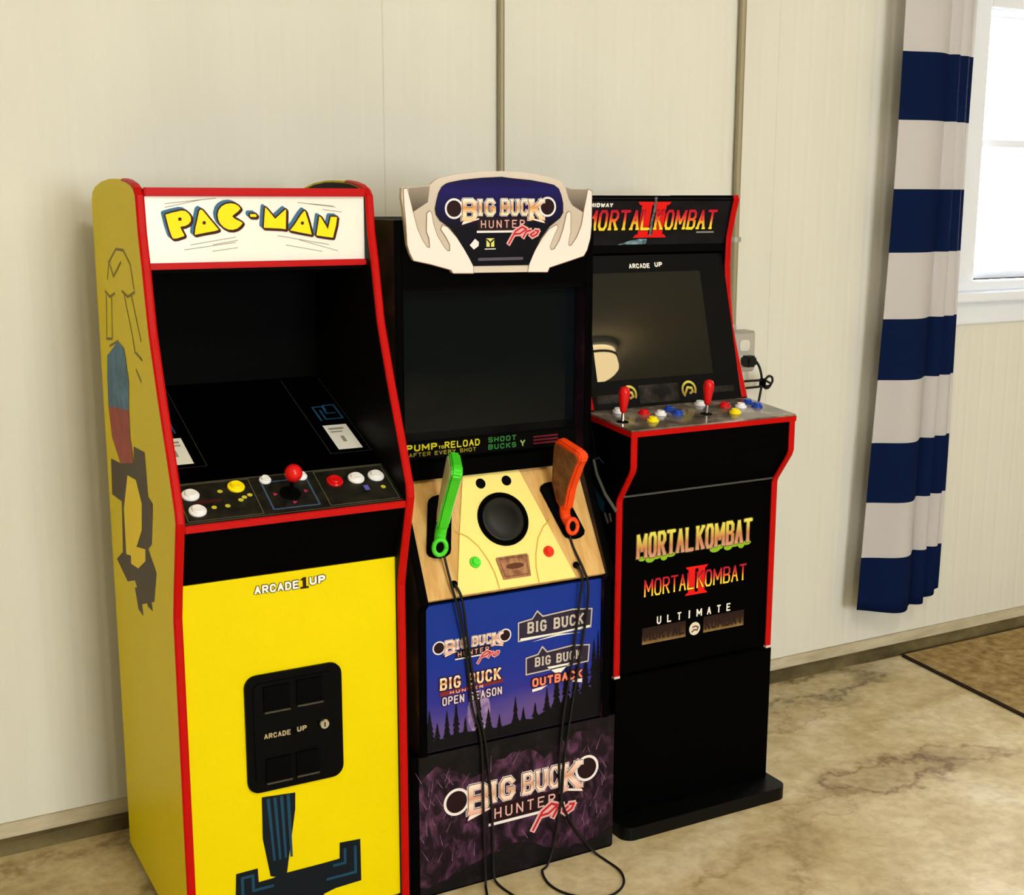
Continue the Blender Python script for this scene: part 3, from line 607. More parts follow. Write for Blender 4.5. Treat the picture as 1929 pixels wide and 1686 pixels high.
def button(pl, u, v, m, parent, r=.0148, h=.006, name='button'):
    o = pl.at(u, v, 0)
    rim = MB().lathe([(r, 0), (r, h * .45), (r * .93, h * .7), (r * .72, h * .72)], o, pl.N, 24).build(name, m, parent, smooth=False)
    MB().lathe([(r * .68, h * .3), (r * .68, h * 1.25), (r * .6, h * 1.5), (r * .3, h * 1.42)], o, pl.N, 24).build('plunger', m, rim, smooth=False)
    return rim
for u, v, m_ in ((.608, .086, WHTP), (.609, .038, WHTP), (.699, .097, YELP), (.760, .108, WHTP), (.834, .108, WHTP), (.895, .082, REDP), (.941, .084, WHTP), (.984, .085, WHTP)):
    button(CP, u, v, m_, pm, .0168 if v < .1 else .0118)
jo = CP.at(.796, .060)
js = MB().lathe([(.021, 0), (.021, .002), (.018, .003), (.006, .003)], jo, CP.N, 24).build('joystick', BLKM, pm)
MB().lathe([(.0045, 0), (.0045, .04)], jo, CP.N, 12).build('shaft', BLKM, js)
bt = MB().lathe([(.0175 * math.sin(math.pi * i / 14) + 1e-5, -.0175 * math.cos(math.pi * i / 14)) for i in range(15)], jo + CP.N * .050, CP.N, 24).build('ball_top', REDP, js, smooth=True)
# apron and front
MB().profile([(2.297, .8935), (2.347, .779), (2.36, .779), (2.31, .8935)], IX0, IX1).build('apron', BLK, pm)
fp = MB().box(IX0, IX1, 2.345, 2.357, .03, .778).build('front_panel', YEL, pm)
PF = Plane((0, 2.345, 0), (0, 0, 1))
def arcade_badge(pl, u0, v0, u1, v1, mw, md, parent, name='maker_badge'):
    """small white lettering with a dark figure between the words"""
    h = v1 - v0; W = u1 - u0
    a = text('ARCADE', u0, v0, u0 + .62 * W, v1 - .08 * h, t=.30, gap=.18)
    b2 = text('UP', u0 + .77 * W, v0 + .18 * h, u1, v1 + .10 * h, t=.30, gap=.18)
    ad = text('ARCADE', u0, v0, u0 + .62 * W, v1 - .08 * h, t=.30, gap=.18, grow=.16 * h) + text('UP', u0 + .77 * W, v0 + .18 * h, u1, v1 + .10 * h, t=.30, gap=.18, grow=.16 * h)
    x = u0 + .69 * W
    ar = [(x - .05 * W, v0 - .1 * h), (x + .07 * W, v0 - .1 * h), (x + .07 * W, v0 + .12 * h), (x + .035 * W, v0 + .12 * h), (x + .035 * W, v1 + .15 * h), (x - .01 * W, v1 + .15 * h), (x - .055 * W, v1 - .15 * h), (x - .015 * W, v1 - .18 * h), (x - .015 * W, v0 + .12 * h), (x - .05 * W, v0 + .12 * h)]
    dec(pl, ad + [ar], 0, md, name + '_outline', parent)
    return dec_each(pl, [a, b2], 1, mw, name, parent)
arcade_badge(PF, .7165, .7415, .862, .760, PWHT, k('print_ink', (44, 26, 14), rough=.5), fp)
# coin door
cdm = k('coin_door_black', (2, 2, 2), rough=.45, spec=.06)
cd = slab(PF, rrect(.688, .333, .889, .578, .024), 0, .006).build('coin_door', cdm, pm)
slab(PF, rrect(.704, .349, .873, .562, .014), .006, .009).build('door_leaf', cdm, cd)
PC = Plane((0, 2.336, 0), (0, 0, 1))
DG2 = k('coin_door_lip_grey', (66, 60, 48), rough=.5)  # grey-brown slot lips, lighter than the door
for u0, u1, v0 in ((.724, .777, .502), (.792, .846, .504), (.724, .777, .347 + .006), (.787, .834, .3545)):
    slab(PC, rect(u0, v0, u1, v0 + .052 if v0 > .45 else v0 + .05), 0, .004).build('coin_slot', BLKM, cd)
    MB().box(u0, u1, 2.3295, 2.336, v0 - .002, v0 + .0012).build('slot_lip', DG2, cd)
arcade_badge(PC, .7225, .4455, .811, .4575, k('print_tan', (170, 155, 118), rough=.5), BLKM, cd, 'door_badge')
lk = MB().lathe([(.0105, 0), (.0105, .010), (.009, .0125), (.004, .0125)], (.8455, 2.336, .4568), (0, -1, 0), 20).build('lock', CHR, cd)
MB().box(.8445, .8465, 2.3225, 2.3236, .452, .4615).build('keyhole', BLKM, lk)
# flat print at the foot of the front: maze blocks and a striped column
dec(PF, [DEC['pf_col'], DEC['pf_blk']], 0, k('print_navy_black', (12, 20, 28), rough=.5), 'maze_block', fp)
st = []
for i in range(4):
    a = DEC['pf_col']; u = a[0][0] + (a[1][0] - a[0][0]) * (.14 + .20 * i)
    st.append(seg((u + .003, a[0][1] - .006), (u + .012 - .002 * i, a[4][1] + .045), .007, .005))
bl = DEC['pf_blk']; ub = bl[0][0]; ur = bl[8][0]; vr = bl[8][1]
st += line([(ur - .012, vr - .014), (ur - .012, vr - .072), (ur - .075, vr - .072)], .006) + line([(ur - .035, vr - .014), (ur - .035, vr - .045), (ur - .06, vr - .045)], .006)
st += line([(ub + .012, bl[0][1] - .10), (ub + .012, bl[0][1] - .012), (ub + .034, bl[0][1] - .012), (ub + .034, bl[0][1] - .045), (ub + .075, bl[0][1] - .045)], .006)
dec_each(PF, [[q] for q in st[:4]], 1, k('print_deep_blue', (26, 66, 92), rough=.5), 'column_stripe', fp)
dec_each(PF, [st[4:6], st[6:8], st[8:]], 1, K['print_deep_blue'], 'maze_line', fp)
# flat print on the side: abstract bands, maze block and line work
PS = Plane((PX0, 0, 0), (0, 0, 1), (0, -1, 0))
dec(PS, [q for L in DEC['ps_lines'] for q in line(L, .005)], 0, k('print_olive', (126, 108, 40), rough=.5), 'line_art', pmside)
dec(PS, [DEC['ps_maze'], DEC['ps_tail'], DEC['ps_tail2']], 0, k('print_brown_grey', (74, 62, 44), rough=.5), 'maze_block', pmside)
dec(PS, [DEC['ps_band1']], 1, mat_noise('print_blue_band', [(.3, (52, 88, 118)), (.7, (84, 132, 172))], scale=25, rough=.5), 'blue_band', pmside)
dec(PS, [DEC['ps_band2']], 1, mat_noise('print_red_band', [(.3, (128, 52, 44)), (.7, (178, 74, 56))], scale=25, rough=.5), 'red_band', pmside)
dec(PS, [DEC['ps_yel'], DEC['ps_disc']], 1, PYEL, 'yellow_band', pmside)
for x in (.59, .99):
    for y in (2.37, 2.82):
        MB().lathe([(.014, 0), (.016, .004), (.012, .010), (.006, .012), (.006, .031)], (x, y, 0), (0, 0, 1), 14).build('levelling_foot', BLKM, pm)
MB().box(IX0, IX1, 2.36, 2.85, .03, .042).build('bottom_panel', BLK, pm)

# ================================================================== CABINET WITH ANTLER MARQUEE
BX0, BX1 = 1.060, 1.533
bb = thing('arcade_cabinet', 'dark hunting-game arcade cabinet with grey antler-shaped marquee and wooden gun deck', 'arcade machine', (1.2965, 2.6, 0), 'arcade cabinets along the wall')
m_bside = mat_noise('forest_side_print', [(.30, (14, 8, 18)), (.52, (34, 20, 38)), (.62, (70, 44, 44)), (.72, (120, 88, 66)), (.80, (26, 18, 24))], scale=7, detail=5, rough=.4)
bprof = [(2.335, .333), (2.335, .655), (2.320, .672), (2.345, .722), (2.428, .885), (2.430, .905), (2.430, 1.452), (2.870, 1.452), (2.870, .333)]
for x in (BX0, BX1 - TW):
    MB().profile(bprof, x, x + TW).build('side_panel', m_bside, bb)
    MB().trim(bprof[:7], x, x + TW, .0016).build('edge_trim', BLK, bb)
JX0, JX1 = BX0 + TW, BX1 - TW
MB().box(JX0, JX1, 2.855, 2.868, .335, 1.44).build('back_panel', BLK, bb)
MB().box(JX0, JX1, 2.432, 2.855, 1.436, 1.452).build('top_panel', BLK, bb)
MB().box(JX0, JX1, 2.432, 2.444, 1.316, 1.436).build('header_board', BLK, bb)
# riser
rz = MB().box(1.040, 1.556, 2.345, 2.87, .0, .333, .003).build('riser', BLK, bb)
m_riser = mat_noise('night_grass_print', [(.30, (6, 3, 7)), (.46, (30, 16, 28)), (.58, (66, 38, 60)), (.70, (100, 62, 92)), (.82, (160, 124, 150))], scale=26, detail=9, rough=.38, stretch=(1.4, 1, .8), distort=.9)
PR = Plane((0, 2.345, 0), (0, 0, 1))
rp = dec(PR, [rect(1.060, .006, 1.5545, .330)], 0, m_riser, 'riser_print', rz)
# soft dark hill line and foreground shadow of the print
random.seed(11)
hill = [(1.060, .330)] + [(1.060 + .4945 * i / 24, .275 + .018 * math.sin(i * .7) + random.uniform(-.010, .010) + (.03 * (i / 24) ** 2)) for i in range(25)] + [(1.5545, .330)]
fore = [(1.060, .006)] + [(1.060 + .4945 * i / 24, .050 - .02 * math.sin(i * .35 + 1) + random.uniform(-.008, .008)) for i in range(25)] + [(1.5545, .006)]
m_dk = mat_noise('print_night_dark', [(.4, (8, 6, 9)), (.62, (22, 16, 22)), (.75, (60, 48, 50))], scale=30, rough=.4)
dec(PR, [hill, fore], 1, m_dk, 'night_ground', rz)
gr = []
for i in range(60):
    u = random.choice([random.uniform(1.065, 1.16), random.uniform(1.45, 1.55), random.uniform(1.07, 1.54)]); v = random.uniform(.07, .27); a = random.uniform(.9, 2.2); l = random.uniform(.012, .04)
    gr.append(seg((u, v), (u + l * math.cos(a), v + l * math.sin(a)), .0016, .0004))
dec(PR, gr, 1, k('print_mauve', (132, 98, 124), rough=.4), 'grass_blades', rz)['kind'] = 'stuff'

LOGO_T = mat_grad('logo_cream_brown', [(0, (214, 158, 140)), (.35, (246, 216, 196)), (.55, (206, 150, 120)), (1, (250, 232, 214))], rough=.4)
LOGO_G = mat_grad('logo_cream_gold', [(0, (236, 182, 120)), (.3, (246, 222, 190)), (.6, (206, 142, 72)), (1, (250, 240, 226))], rough=.4)
LOGO_O = k('logo_shadow', (52, 18, 22), rough=.45)
LOGO_W = k('logo_white', (232, 224, 222), rough=.4)
LOGO_K = k('logo_ring_dark', (34, 14, 18), rough=.45)
LOGO_R = k('logo_red', (186, 34, 48), rough=.4)
LOGO_P = k('logo_pink', (216, 170, 166), rough=.4)
def buck_logo(pl, u0, u1, vb, parent, main, sub=True, layer=2, pro=True, ht=None):
    """capsule-ended title: vb is the baseline of the small capitals"""
    W = u1 - u0; H = ht or .135 * W * 1.0
    def U(a): return u0 + a * W
    r = .075 * W
    cl, cr_ = (U(.085), vb + H * .42), (U(.915), vb + H * .52)
    dec_each(pl, [ring(*cl, r * .84, r * 1.05), ring(*cr_, r * .84, r * 1.05)], layer, LOGO_W, 'logo_ring', parent)
    dec_each(pl, [[circ(*cl, r * .84)], [circ(*cr_, r * .84)]], layer, LOGO_K, 'logo_disc', parent)
    parts = [('B', .155, .275, -.34, 1.02), ('IG', .288, .440, -.02, 1.0), ('BUC', .492, .735, .0, 1.0), ('K', .745, .875, -.34, 1.02)]
    def tx(grow): return [q for s_, a, b2, z0, z1 in parts for q in text(s_, U(a), vb + z0 * H, U(b2), vb + z1 * H, t=.26, gap=.24, serif=.2, grow=grow)]
    tails = [[(U(.15), vb - .34 * H), (U(.30), vb - .12 * H), (U(.30), vb - .30 * H), (U(.13), vb - .66 * H)], [(U(.74), vb - .10 * H), (U(.89), vb - .34 * H), (U(.91), vb - .58 * H), (U(.74), vb - .30 * H)]]
    dec(pl, tx(.015 * W) , layer + 1, LOGO_W, 'logo_outline', parent)
    dec(pl, tx(.0065 * W) + tails, layer + 2, LOGO_O, 'logo_letter_shadow', parent)
    dec_each(pl, [[[(a + (.004 * W), b2 + .02 * H) for a, b2 in t_]] for t_ in [[(U(.155), vb - .38 * H), (U(.295), vb - .18 * H), (U(.295), vb - .25 * H), (U(.145), vb - .58 * H)], [(U(.745), vb - .16 * H), (U(.875), vb - .38 * H), (U(.885), vb - .52 * H), (U(.745), vb - .26 * H)]]], layer + 3, LOGO_W, 'logo_tail', parent)
    dec(pl, tx(0), layer + 4, main, 'logo_title', parent)
    if sub:
        dec(pl, [rect(U(.29), vb - .95 * H, U(.73), vb - .14 * H)], layer, LOGO_K, 'logo_plate', parent)
        dec(pl, [rect(U(.28), vb - 1.06 * H, U(.72), vb - .93 * H)], layer + 1, LOGO_W, 'logo_underline', parent)
        dec(pl, text('HUNTER', U(.315), vb - .78 * H, U(.705), vb - .28 * H, t=.2, gap=.55), layer + 2, LOGO_P, 'logo_subtitle', parent)
    if pro:
        s_ = [[(.56, -1.75), (.62, -1.0), (.68, -.72), (.72, -.86), (.66, -1.14), (.61, -1.16)], [(.69, -1.36), (.72, -1.0), (.76, -.94)], [(.79, -1.05), (.755, -1.2), (.775, -1.33), (.815, -1.18), (.83, -.98), (.80, -.96)]]
        s_ = [[(U(a), vb + b2 * H) for a, b2 in q] for q in s_]
        dec(pl, [q for L in s_ for q in line(L, .038 * W)], layer + 3, LOGO_P, 'logo_script_outline', parent)
        dec(pl, [q for L in s_ for q in line(L, .014 * W)], layer + 4, LOGO_R, 'logo_script', parent)
buck_logo(PR, 1.1145, 1.5148, .187, rz, LOGO_T, layer=2, ht=.052)

# blue front panel with printed titles
bfp = MB().box(JX0 + .003, JX1 - .003, 2.347, 2.36, .335, .660).build('front_panel', mat_grad('dusk_sky_print', [(0, (96, 74, 128)), (.16, (92, 72, 134)), (.34, (44, 46, 138)), (.6, (22, 48, 142)), (1, (22, 50, 140))], rough=.38, noise=.3, scale=9), bb)
PB = Plane((0, 2.347, 0), (0, 0, 1))
random.seed(5)
def pine(u, v0, h, w):
    out = []; n_ = max(5, int(h / .011))
    for i in range(n_):
        a = i / n_; ww = w * (1 - a) * random.uniform(.7, 1.15) + .0012; y = v0 + h * a
        out.append([(u - ww, y - .003), (u + ww, y - .003), (u, y + h / n_ * 1.7)])
    return out
gl = [circ(1.205, .405, .028, 20, .05)]
dec(PB, gl, 0, mat_noise('print_pale_mist', [(.4, (120, 98, 150)), (.62, (158, 134, 174)), (.8, (188, 168, 196))], scale=40, rough=.4), 'mist_print', bfp)
tr2 = []
for u, h, w in ((1.087, .085, .014), (1.105, .05, .01), (1.128, .075, .012), (1.15, .095, .012), (1.172, .05, .01), (1.205, .11, .013), (1.228, .06, .012), (1.255, .04, .01), (1.295, .075, .012), (1.315, .045, .01), (1.345, .05, .012), (1.375, .08, .014), (1.40, .11, .016), (1.425, .13, .018), (1.45, .12, .018), (1.475, .15, .02), (1.497, .17, .018), (1.508, .19, .012)):
    tr2 += pine(u, .352 + .02 * max(0, (u - 1.35) / .15), h * .85, w)
gnd = [(1.0795, .336)] + [(1.0795 + .434 * i / 20, .362 + (.05 * max(0, i - 12) / 8) ** 1 + random.uniform(-.004, .004)) for i in range(21)] + [(1.5135, .336)]
dec(PB, tr2 + [gnd], 1, k('print_tree_black', (8, 7, 12), rough=.45), 'pine_silhouette', bfp)
buck_logo(PB, 1.0942, 1.2851, .556, bfp, LOGO_T, layer=2, ht=.0225)
dec(PB, text('BIG BUCK', 1.1118, .4696, 1.2575, .4972, t=.3, gap=.25, serif=.2, grow=.0045), 2, LOGO_O, 'logo_outline', bfp)
dec(PB, text('BIG BUCK', 1.1118, .4696, 1.2575, .4972, t=.3, gap=.25, serif=.2), 3, LOGO_G, 'logo_title', bfp)
dec(PB, [[(1.112, .456), (1.262, .462), (1.268, .472), (1.258, .468), (1.112, .466)]], 2, k('logo_maroon', (120, 40, 42), rough=.4), 'logo_banner', bfp)
dec(PB, text('HUNTER', 1.135, .458, 1.215, .465, t=.2, gap=.5), 3, LOGO_P, 'logo_subtitle', bfp)
dec(PB, text('OPEN SEASON', 1.117, .4345, 1.2605, .4535, t=.28, gap=.25, grow=.0035), 2, LOGO_O, 'logo_outline', bfp)
dec(PB, text('OPEN SEASON', 1.117, .4345, 1.2605, .4535, t=.28, gap=.25), 3, k('logo_lilac', (206, 196, 214), rough=.4), 'logo_title', bfp)
SAFW = k('logo_bone', (196, 186, 172), rough=.4)
for (u0, u1, vb, h) in ((1.3056, 1.4835, .562, .026), (1.325, 1.478, .482, .022)):
    pl_ = [(u0 - .004, vb - .014), (u1 + .003, vb - .010), (u1 + .006, vb + h + .006), (u0 + .75 * (u1 - u0), vb + h + .012), (u0 + .32 * (u1 - u0), vb + h + .008), (u0 + .24 * (u1 - u0), vb + h + .022), (u0 + .17 * (u1 - u0), vb + h + .006), (u0 - .004, vb + h + .002)]
    dec(PB, [pl_], 2, k('logo_dark_grape', (46, 38, 56), rough=.45), 'logo_plate', bfp)
    dec(PB, line(pl_ + [pl_[0]], .003), 3, SAFW, 'logo_plate_edge', bfp)
    dec(PB, text('BIG BUCK', u0 + .018, vb, u1 - .016, vb + h, t=.3, gap=.25, serif=.2), 4, SAFW, 'logo_title', bfp)
dec(PB, [[(1.306, .548), (1.484, .5525), (1.484, .557), (1.40, .553), (1.306, .554)], [(1.335, .5415), (1.40, .545), (1.46, .5435), (1.40, .549)]], 4, PWHT, 'logo_streak', bfp)
dec(PB, [[(1.374, .4765), (1.4334, .4765), (1.41, .4575), (1.397, .4575)]], 3, PWHT, 'logo_shield', bfp)
dec(PB, text('OUTBACK', 1.3364, .436, 1.4655, .4565, t=.3, gap=.2, grow=.005), 4, LOGO_O, 'logo_outline', bfp)
dec(PB, text('OUTBACK', 1.3364, .436, 1.4655, .4565, t=.3, gap=.2), 5, k('logo_orange', (232, 130, 104), rough=.4), 'logo_title', bfp)
dec(PB, [[(1.3365, .4249), (1.36, .427), (1.375, .4345), (1.3365, .4315)], [(1.44, .430), (1.4657, .4245), (1.4657, .4345), (1.44, .434)]], 4, LOGO_W, 'logo_streak', bfp)

# gun deck: wooden board, cream overlay and fittings
WD = Plane((0, 2.335, .675), (0, .127, .218))
m_wood = mat_noise('honey_wood_laminate', [(.3, (186, 140, 78)), (.5, (206, 164, 98)), (.7, (222, 186, 124))], scale=9, detail=6, rough=.42, stretch=(6, 1, 1))
deck = slab(WD, rect(JX0, 0, JX1, .277), -.014, 0).build('gun_deck', m_wood, bb)
m_cream = k('cream_overlay', (244, 226, 132), rough=.4, noise=.04, scale=8)
ov = slab(WD, [(1.145, .0015), (1.4375, .0015), (1.4375, .03), (1.3615, .2755), (1.2315, .2755), (1.1555, .03)][0:0] or [(1.148, .0015), (1.4385, .0015), (1.3615, .2755), (1.2315, .2755), (1.192, .15)], 0, .004).build('overlay', m_cream, deck)
WO = Plane(tuple(Vector((0, 2.335, .675)) + WD.N * .004), (0, .127, .218))
arcL = [(1.181, .138), (1.203, .124), (1.223, .100), (1.238, .066), (1.246, .036), (1.248, .003)]
m_gold = k('overlay_groove', (206, 170, 70), rough=.5)
dec_each(WO, [line(arcL, .003), line([(2.593 - u, v) for u, v in arcL], .003)], 0, m_gold, 'groove', deck)
# speaker
so = WO.at(1.2965, .1525)
sp = MB().lathe([(.0605, 0), (.0605, .004), (.0575, .006), (.053, .006), (.050, .002)], so, WD.N, 40).build('speaker', BLK, bb, smooth=False)
MB().lathe([(.051, .001), (.050, .004), (.046, .0045), (.040, .0035), (.030, .0065), (.015, .009), (.001, .010)], so, WD.N, 40).build('speaker_cone', k('speaker_cone', (10, 10, 9), rough=.45), sp, smooth=True)
for u in (1.2645, 1.3285):
    MB().lathe([(.0115, 0), (.0115, .0015), (.010, .002), (.009, .0005)], WO.at(u, .2385), WD.N, 20).build('port_hole', BLKM, bb)
for u, m_ in ((1.206, k('green_plastic', (72, 220, 50), rough=.3)), (1.387, k('red_orange_plastic', (226, 44, 20), rough=.3))):
    button(WO, u, .0665, m_, bb, .0125, .007)
pq = slab(WO, [(1.262, .0195), (1.329, .0195), (1.3355, .066), (1.331, .0695), (1.258, .0695), (1.2555, .066)], 0, .0022).build('plaque', mat_noise('brown_leather_print', [(.35, (120, 78, 50)), (.6, (178, 130, 92)), (.75, (140, 94, 62))], scale=50, rough=.5), deck)
PQ = Plane(tuple(Vector((0, 2.335, .675)) + WD.N * .0062), (0, .127, .218))
dec(PQ, [circ(1.2965, .046, .022, 20, .0065)] + line([(1.268, .0245), (1.3235, .0245), (1.3295, .0645), (1.2625, .0645), (1.268, .0245)], .0012), 0, k('print_umber', (92, 56, 36), rough=.5), 'plaque_print', pq)
# holsters: open black pockets let into the deck
for cb_, ct_, w in ((1.1300, 1.1585, .0265), (1.4630, 1.4345, .0265)):
    v0, v1 = .088, .222
    po = []
    for (c_, v_, s1) in ((cb_, v0, 0), (ct_, v1, 1)):
        for i in range(7):
            a = math.pi + math.pi * i / 6 if s1 == 0 else math.pi * i / 6
            po.append((c_ + w * math.cos(a), v_ + .014 + (.014 * math.sin(a) if s1 == 0 else .014 * math.sin(a) - .028)))
    hl = slab(WD, po, .0004, .0032).build('holster', BLKM, bb)
    rim = [WD.at(u, v, .004) for u, v in po]; rim.append(rim[0])
    MB().tube(rim, .0022, 6, 1).build('holster_rim', BLK, hl)
for u in (1.1465, 1.4465):
    MB().lathe([(.0078, 0), (.0078, .002), (.006, .0035), (.004, .0035), (.004, .001)], WD.at(u, .027, .004), WD.N, 16).build('cable_grommet', BLKM, bb)
# screen, bezel, instruction strip
sc_ = MB().box(JX0, JX1, 2.475, 2.49, .985, 1.318).build('screen_bezel', k('bezel_black', (3, 4, 5), rough=.3, spec=.1), bb)
slab(Plane((0, 2.475, 0), (0, 0, 1)), rect(JX0 + .012, 1.004, JX1 - .004, 1.300), 0, .0015).build('screen', k('hunting_screen_glass', (10, 15, 17), rough=.05, spec=.14), sc_)
arcade_badge(Plane((0, 2.475, 0), (0, 0, 1)), 1.237, 1.3055, 1.412, 1.3145, k('print_dim_grey', (70, 68, 62), rough=.5), BLKM, sc_, 'bezel_badge')
MB().box(JX0, JX1, 2.444, 2.475, 1.305, 1.318).build('bezel_soffit', BLKM, bb)
MB().box(JX0, JX1, 2.468, 2.49, .945, .985, .002).build('instruction_strip', BLKM, bb)
IP = Plane((0, 2.468, 0), (0, 0, 1))
isr = [o for o in bb.children if o.name.startswith('instruction_strip')][0]
dec(IP, text('PUMP', 1.096, .9655, 1.168, .9805, t=.24, gap=.25) + text('RELOAD', 1.186, .9655, 1.271, .9805, t=.24, gap=.25) + text('TO', 1.171, .9665, 1.184, .973, t=.25, gap=.3), 0, k('print_lemon', (196, 188, 40), rough=.5), 'strip_lettering', isr)
dec(IP, text('AFTER EVERY SHOT', 1.102, .9535, 1.262, .9625, t=.22, gap=.3), 0, k('print_olive_yellow', (140, 132, 36), rough=.5), 'strip_lettering', isr)
dec(IP, text('SHOOT', 1.292, .969, 1.362, .981, t=.24, gap=.3) + text('BUCKS', 1.292, .953, 1.362, .965, t=.24, gap=.3), 0, k('print_forest_green', (44, 110, 50), rough=.5), 'strip_lettering', isr)
dec(IP, text('Y', 1.372, .9535, 1.385, .968, t=.25), 0, k('print_pale_green', (140, 176, 80), rough=.5), 'strip_mark', isr)
dec(IP, text('SHOOT', 1.412, .969, 1.468, .979, t=.22, gap=.3)[0:0] + [rect(1.406, .955 + .0075 * i, 1.470, .959 + .0075 * i) for i in range(3)], 0, k('print_dim_red', (96, 22, 34), rough=.5), 'strip_bars', isr)
MB().profile([(2.452, .905), (2.452, .941), (2.47, .946), (2.49, .946), (2.49, .905)], JX0, JX1).build('lower_ledge', BLK, bb)

# marquee board: layered cut-out
BM = Plane((0, 2.42, 0), (0, 0, 1))
mb_ = slab(BM, DEC['bm_board'], -.011, 0).build('marquee', mat_grad('antler_greige', [(0, (206, 196, 180)), (.5, (190, 178, 162)), (1, (206, 196, 184))], rough=.4), bb)
dec_each(BM, [[DEC['bm_darkL']], [DEC['bm_darkR']]], 0, mat_grad('antler_shade_print', [(0, (72, 62, 52)), (1, (150, 138, 124))], rough=.45), 'antler_back', mb_)
ao = [q for n_ in ('bm_antL', 'bm_antR') for q in line(DEC[n_] + [DEC[n_][0]], .0032)]
dec(BM, ao, 0, k('print_taupe', (128, 104, 86), rough=.45), 'antler_outline', mb_)
slab(BM, DEC['bm_antL'], 0, .0015).build('antler', k('antler_pink_white', (236, 222, 214), rough=.38), mb_)
slab(BM, DEC['bm_antR'], 0, .0015).build('antler', K['antler_pink_white'], mb_)
dec(BM, line(DEC['bm_navy'] + [DEC['bm_navy'][0]], .0035), 1, k('print_charcoal', (34, 30, 34), rough=.45), 'field_edge', mb_)
dec(BM, [DEC['bm_navy']], 2, mat_grad('marquee_navy_print', [(0, (6, 6, 9)), (.45, (10, 10, 20)), (.68, (22, 18, 66)), (.86, (28, 24, 90)), (1, (20, 18, 62))], rough=.35, noise=.12), 'marquee_field', mb_)
buck_logo(BM, 1.1652, 1.432, 1.4605, mb_, LOGO_G, layer=3, ht=.0335)
dec(BM, [[(1.2235, 1.400), (1.236, 1.413), (1.245, 1.406), (1.244, 1.398), (1.233, 1.391)]], 3, LOGO_W, 'maker_emblem', mb_)
dec(BM, [rect(1.2625, 1.396, 1.281, 1.4135)], 3, k('print_lime', (214, 214, 116), rough=.4), 'maker_emblem', mb_)
dec(BM, line([(1.264, 1.411), (1.2717, 1.404), (1.2795, 1.411)], .003) + line([(1.2717, 1.404), (1.2717, 1.397)], .003), 4, PBLK, 'maker_mark', mb_)
dec(BM, [rect(1.2585, 1.3905, 1.2845, 1.3925)], 3, LOGO_W, 'maker_name', mb_)
dec(BM, [rect(1.243, 1.3675, 1.350, 1.3735)], 3, k('print_slate', (84, 78, 92), rough=.4), 'credit_line', mb_)

# ================================================================== BLACK CABINET WITH RED EDGES
MX0, MX1 = 1.595, 2.066
mk = thing('arcade_cabinet', 'black arcade cabinet with red edge trim, two red joysticks and flat footed base', 'arcade machine', (1.83, 2.6, 0), 'arcade cabinets along the wall')
up = [(2.540, 1.006), (2.562, 1.06), (2.585, 1.12), (2.606, 1.18), (2.619, 1.25), (2.626, 1.33), (2.624, 1.40), (2.610, 1.455), (2.598, 1.494), (2.602, 1.503)]
low = [(2.412, .390), (2.412, .812), (2.408, .822), (2.362, .888), (2.357, .902), (2.357, .972)]
mprof = low + [(2.54, .986)] + up + [(2.87, 1.503), (2.87, .390)]
MSIDE = k('side_black_print', (2, 2, 3), rough=.4, spec=.1)
for i, x in enumerate((MX0, MX1 - TW)):
    p = MB().profile(mprof, x, x + TW).build('side_panel', MSIDE, mk)
    if i == 0: mks = p
    MB().trim(up, x, x + TW).build('edge_trim', RED, mk)
    MB().trim(low, x, x + TW).build('edge_trim', RED, mk)
    MB().box(x, x + TW, 2.409, 2.42, .3845, .3905).build('trim_end_cap', k('pink_cap', (214, 190, 186), rough=.5), mk)
QX0, QX1 = MX0 + TW, MX1 - TW
MB().box(QX0, QX1, 2.855, 2.868, .39, 1.495).build('back_panel', BLK, mk)
MB().box(QX0, QX1, 2.606, 2.855, 1.49, 1.502).build('top_panel', BLK, mk)
# printed side
ML = Plane((MX0, 0, 0), (0, 0, 1), (0, -1, 0))
dec(ML, line([(-2.511, .892), (-2.497, .862), (-2.46, .822), (-2.415, .793)], .011), 0, k('print_pale_streak', (176, 186, 172), rough=.45), 'streak_print', mks)
dec(ML, line([(-2.509, .895), (-2.490, .903), (-2.470, .894)], .004), 0, k('print_lavender', (96, 92, 132), rough=.45), 'hook_print', mks)
dec(ML, line([(-2.528, .97), (-2.512, .94), (-2.506, .90)], .003), 0, k('print_steel', (54, 60, 70), rough=.45), 'thread_print', mks)
dec(ML, [[(-2.529, .836), (-2.512, .832), (-2.461, .80), (-2.464, .776), (-2.482, .782)]], 0, k('print_teal', (20, 66, 92), rough=.45), 'teal_print', mks)
dec(ML, line([(-2.46, .775), (-2.447, .757)], .008) + line([(-2.440, .778), (-2.434, .764)], .008), 0, k('print_bone', (150, 140, 120), rough=.45), 'bone_print', mks)
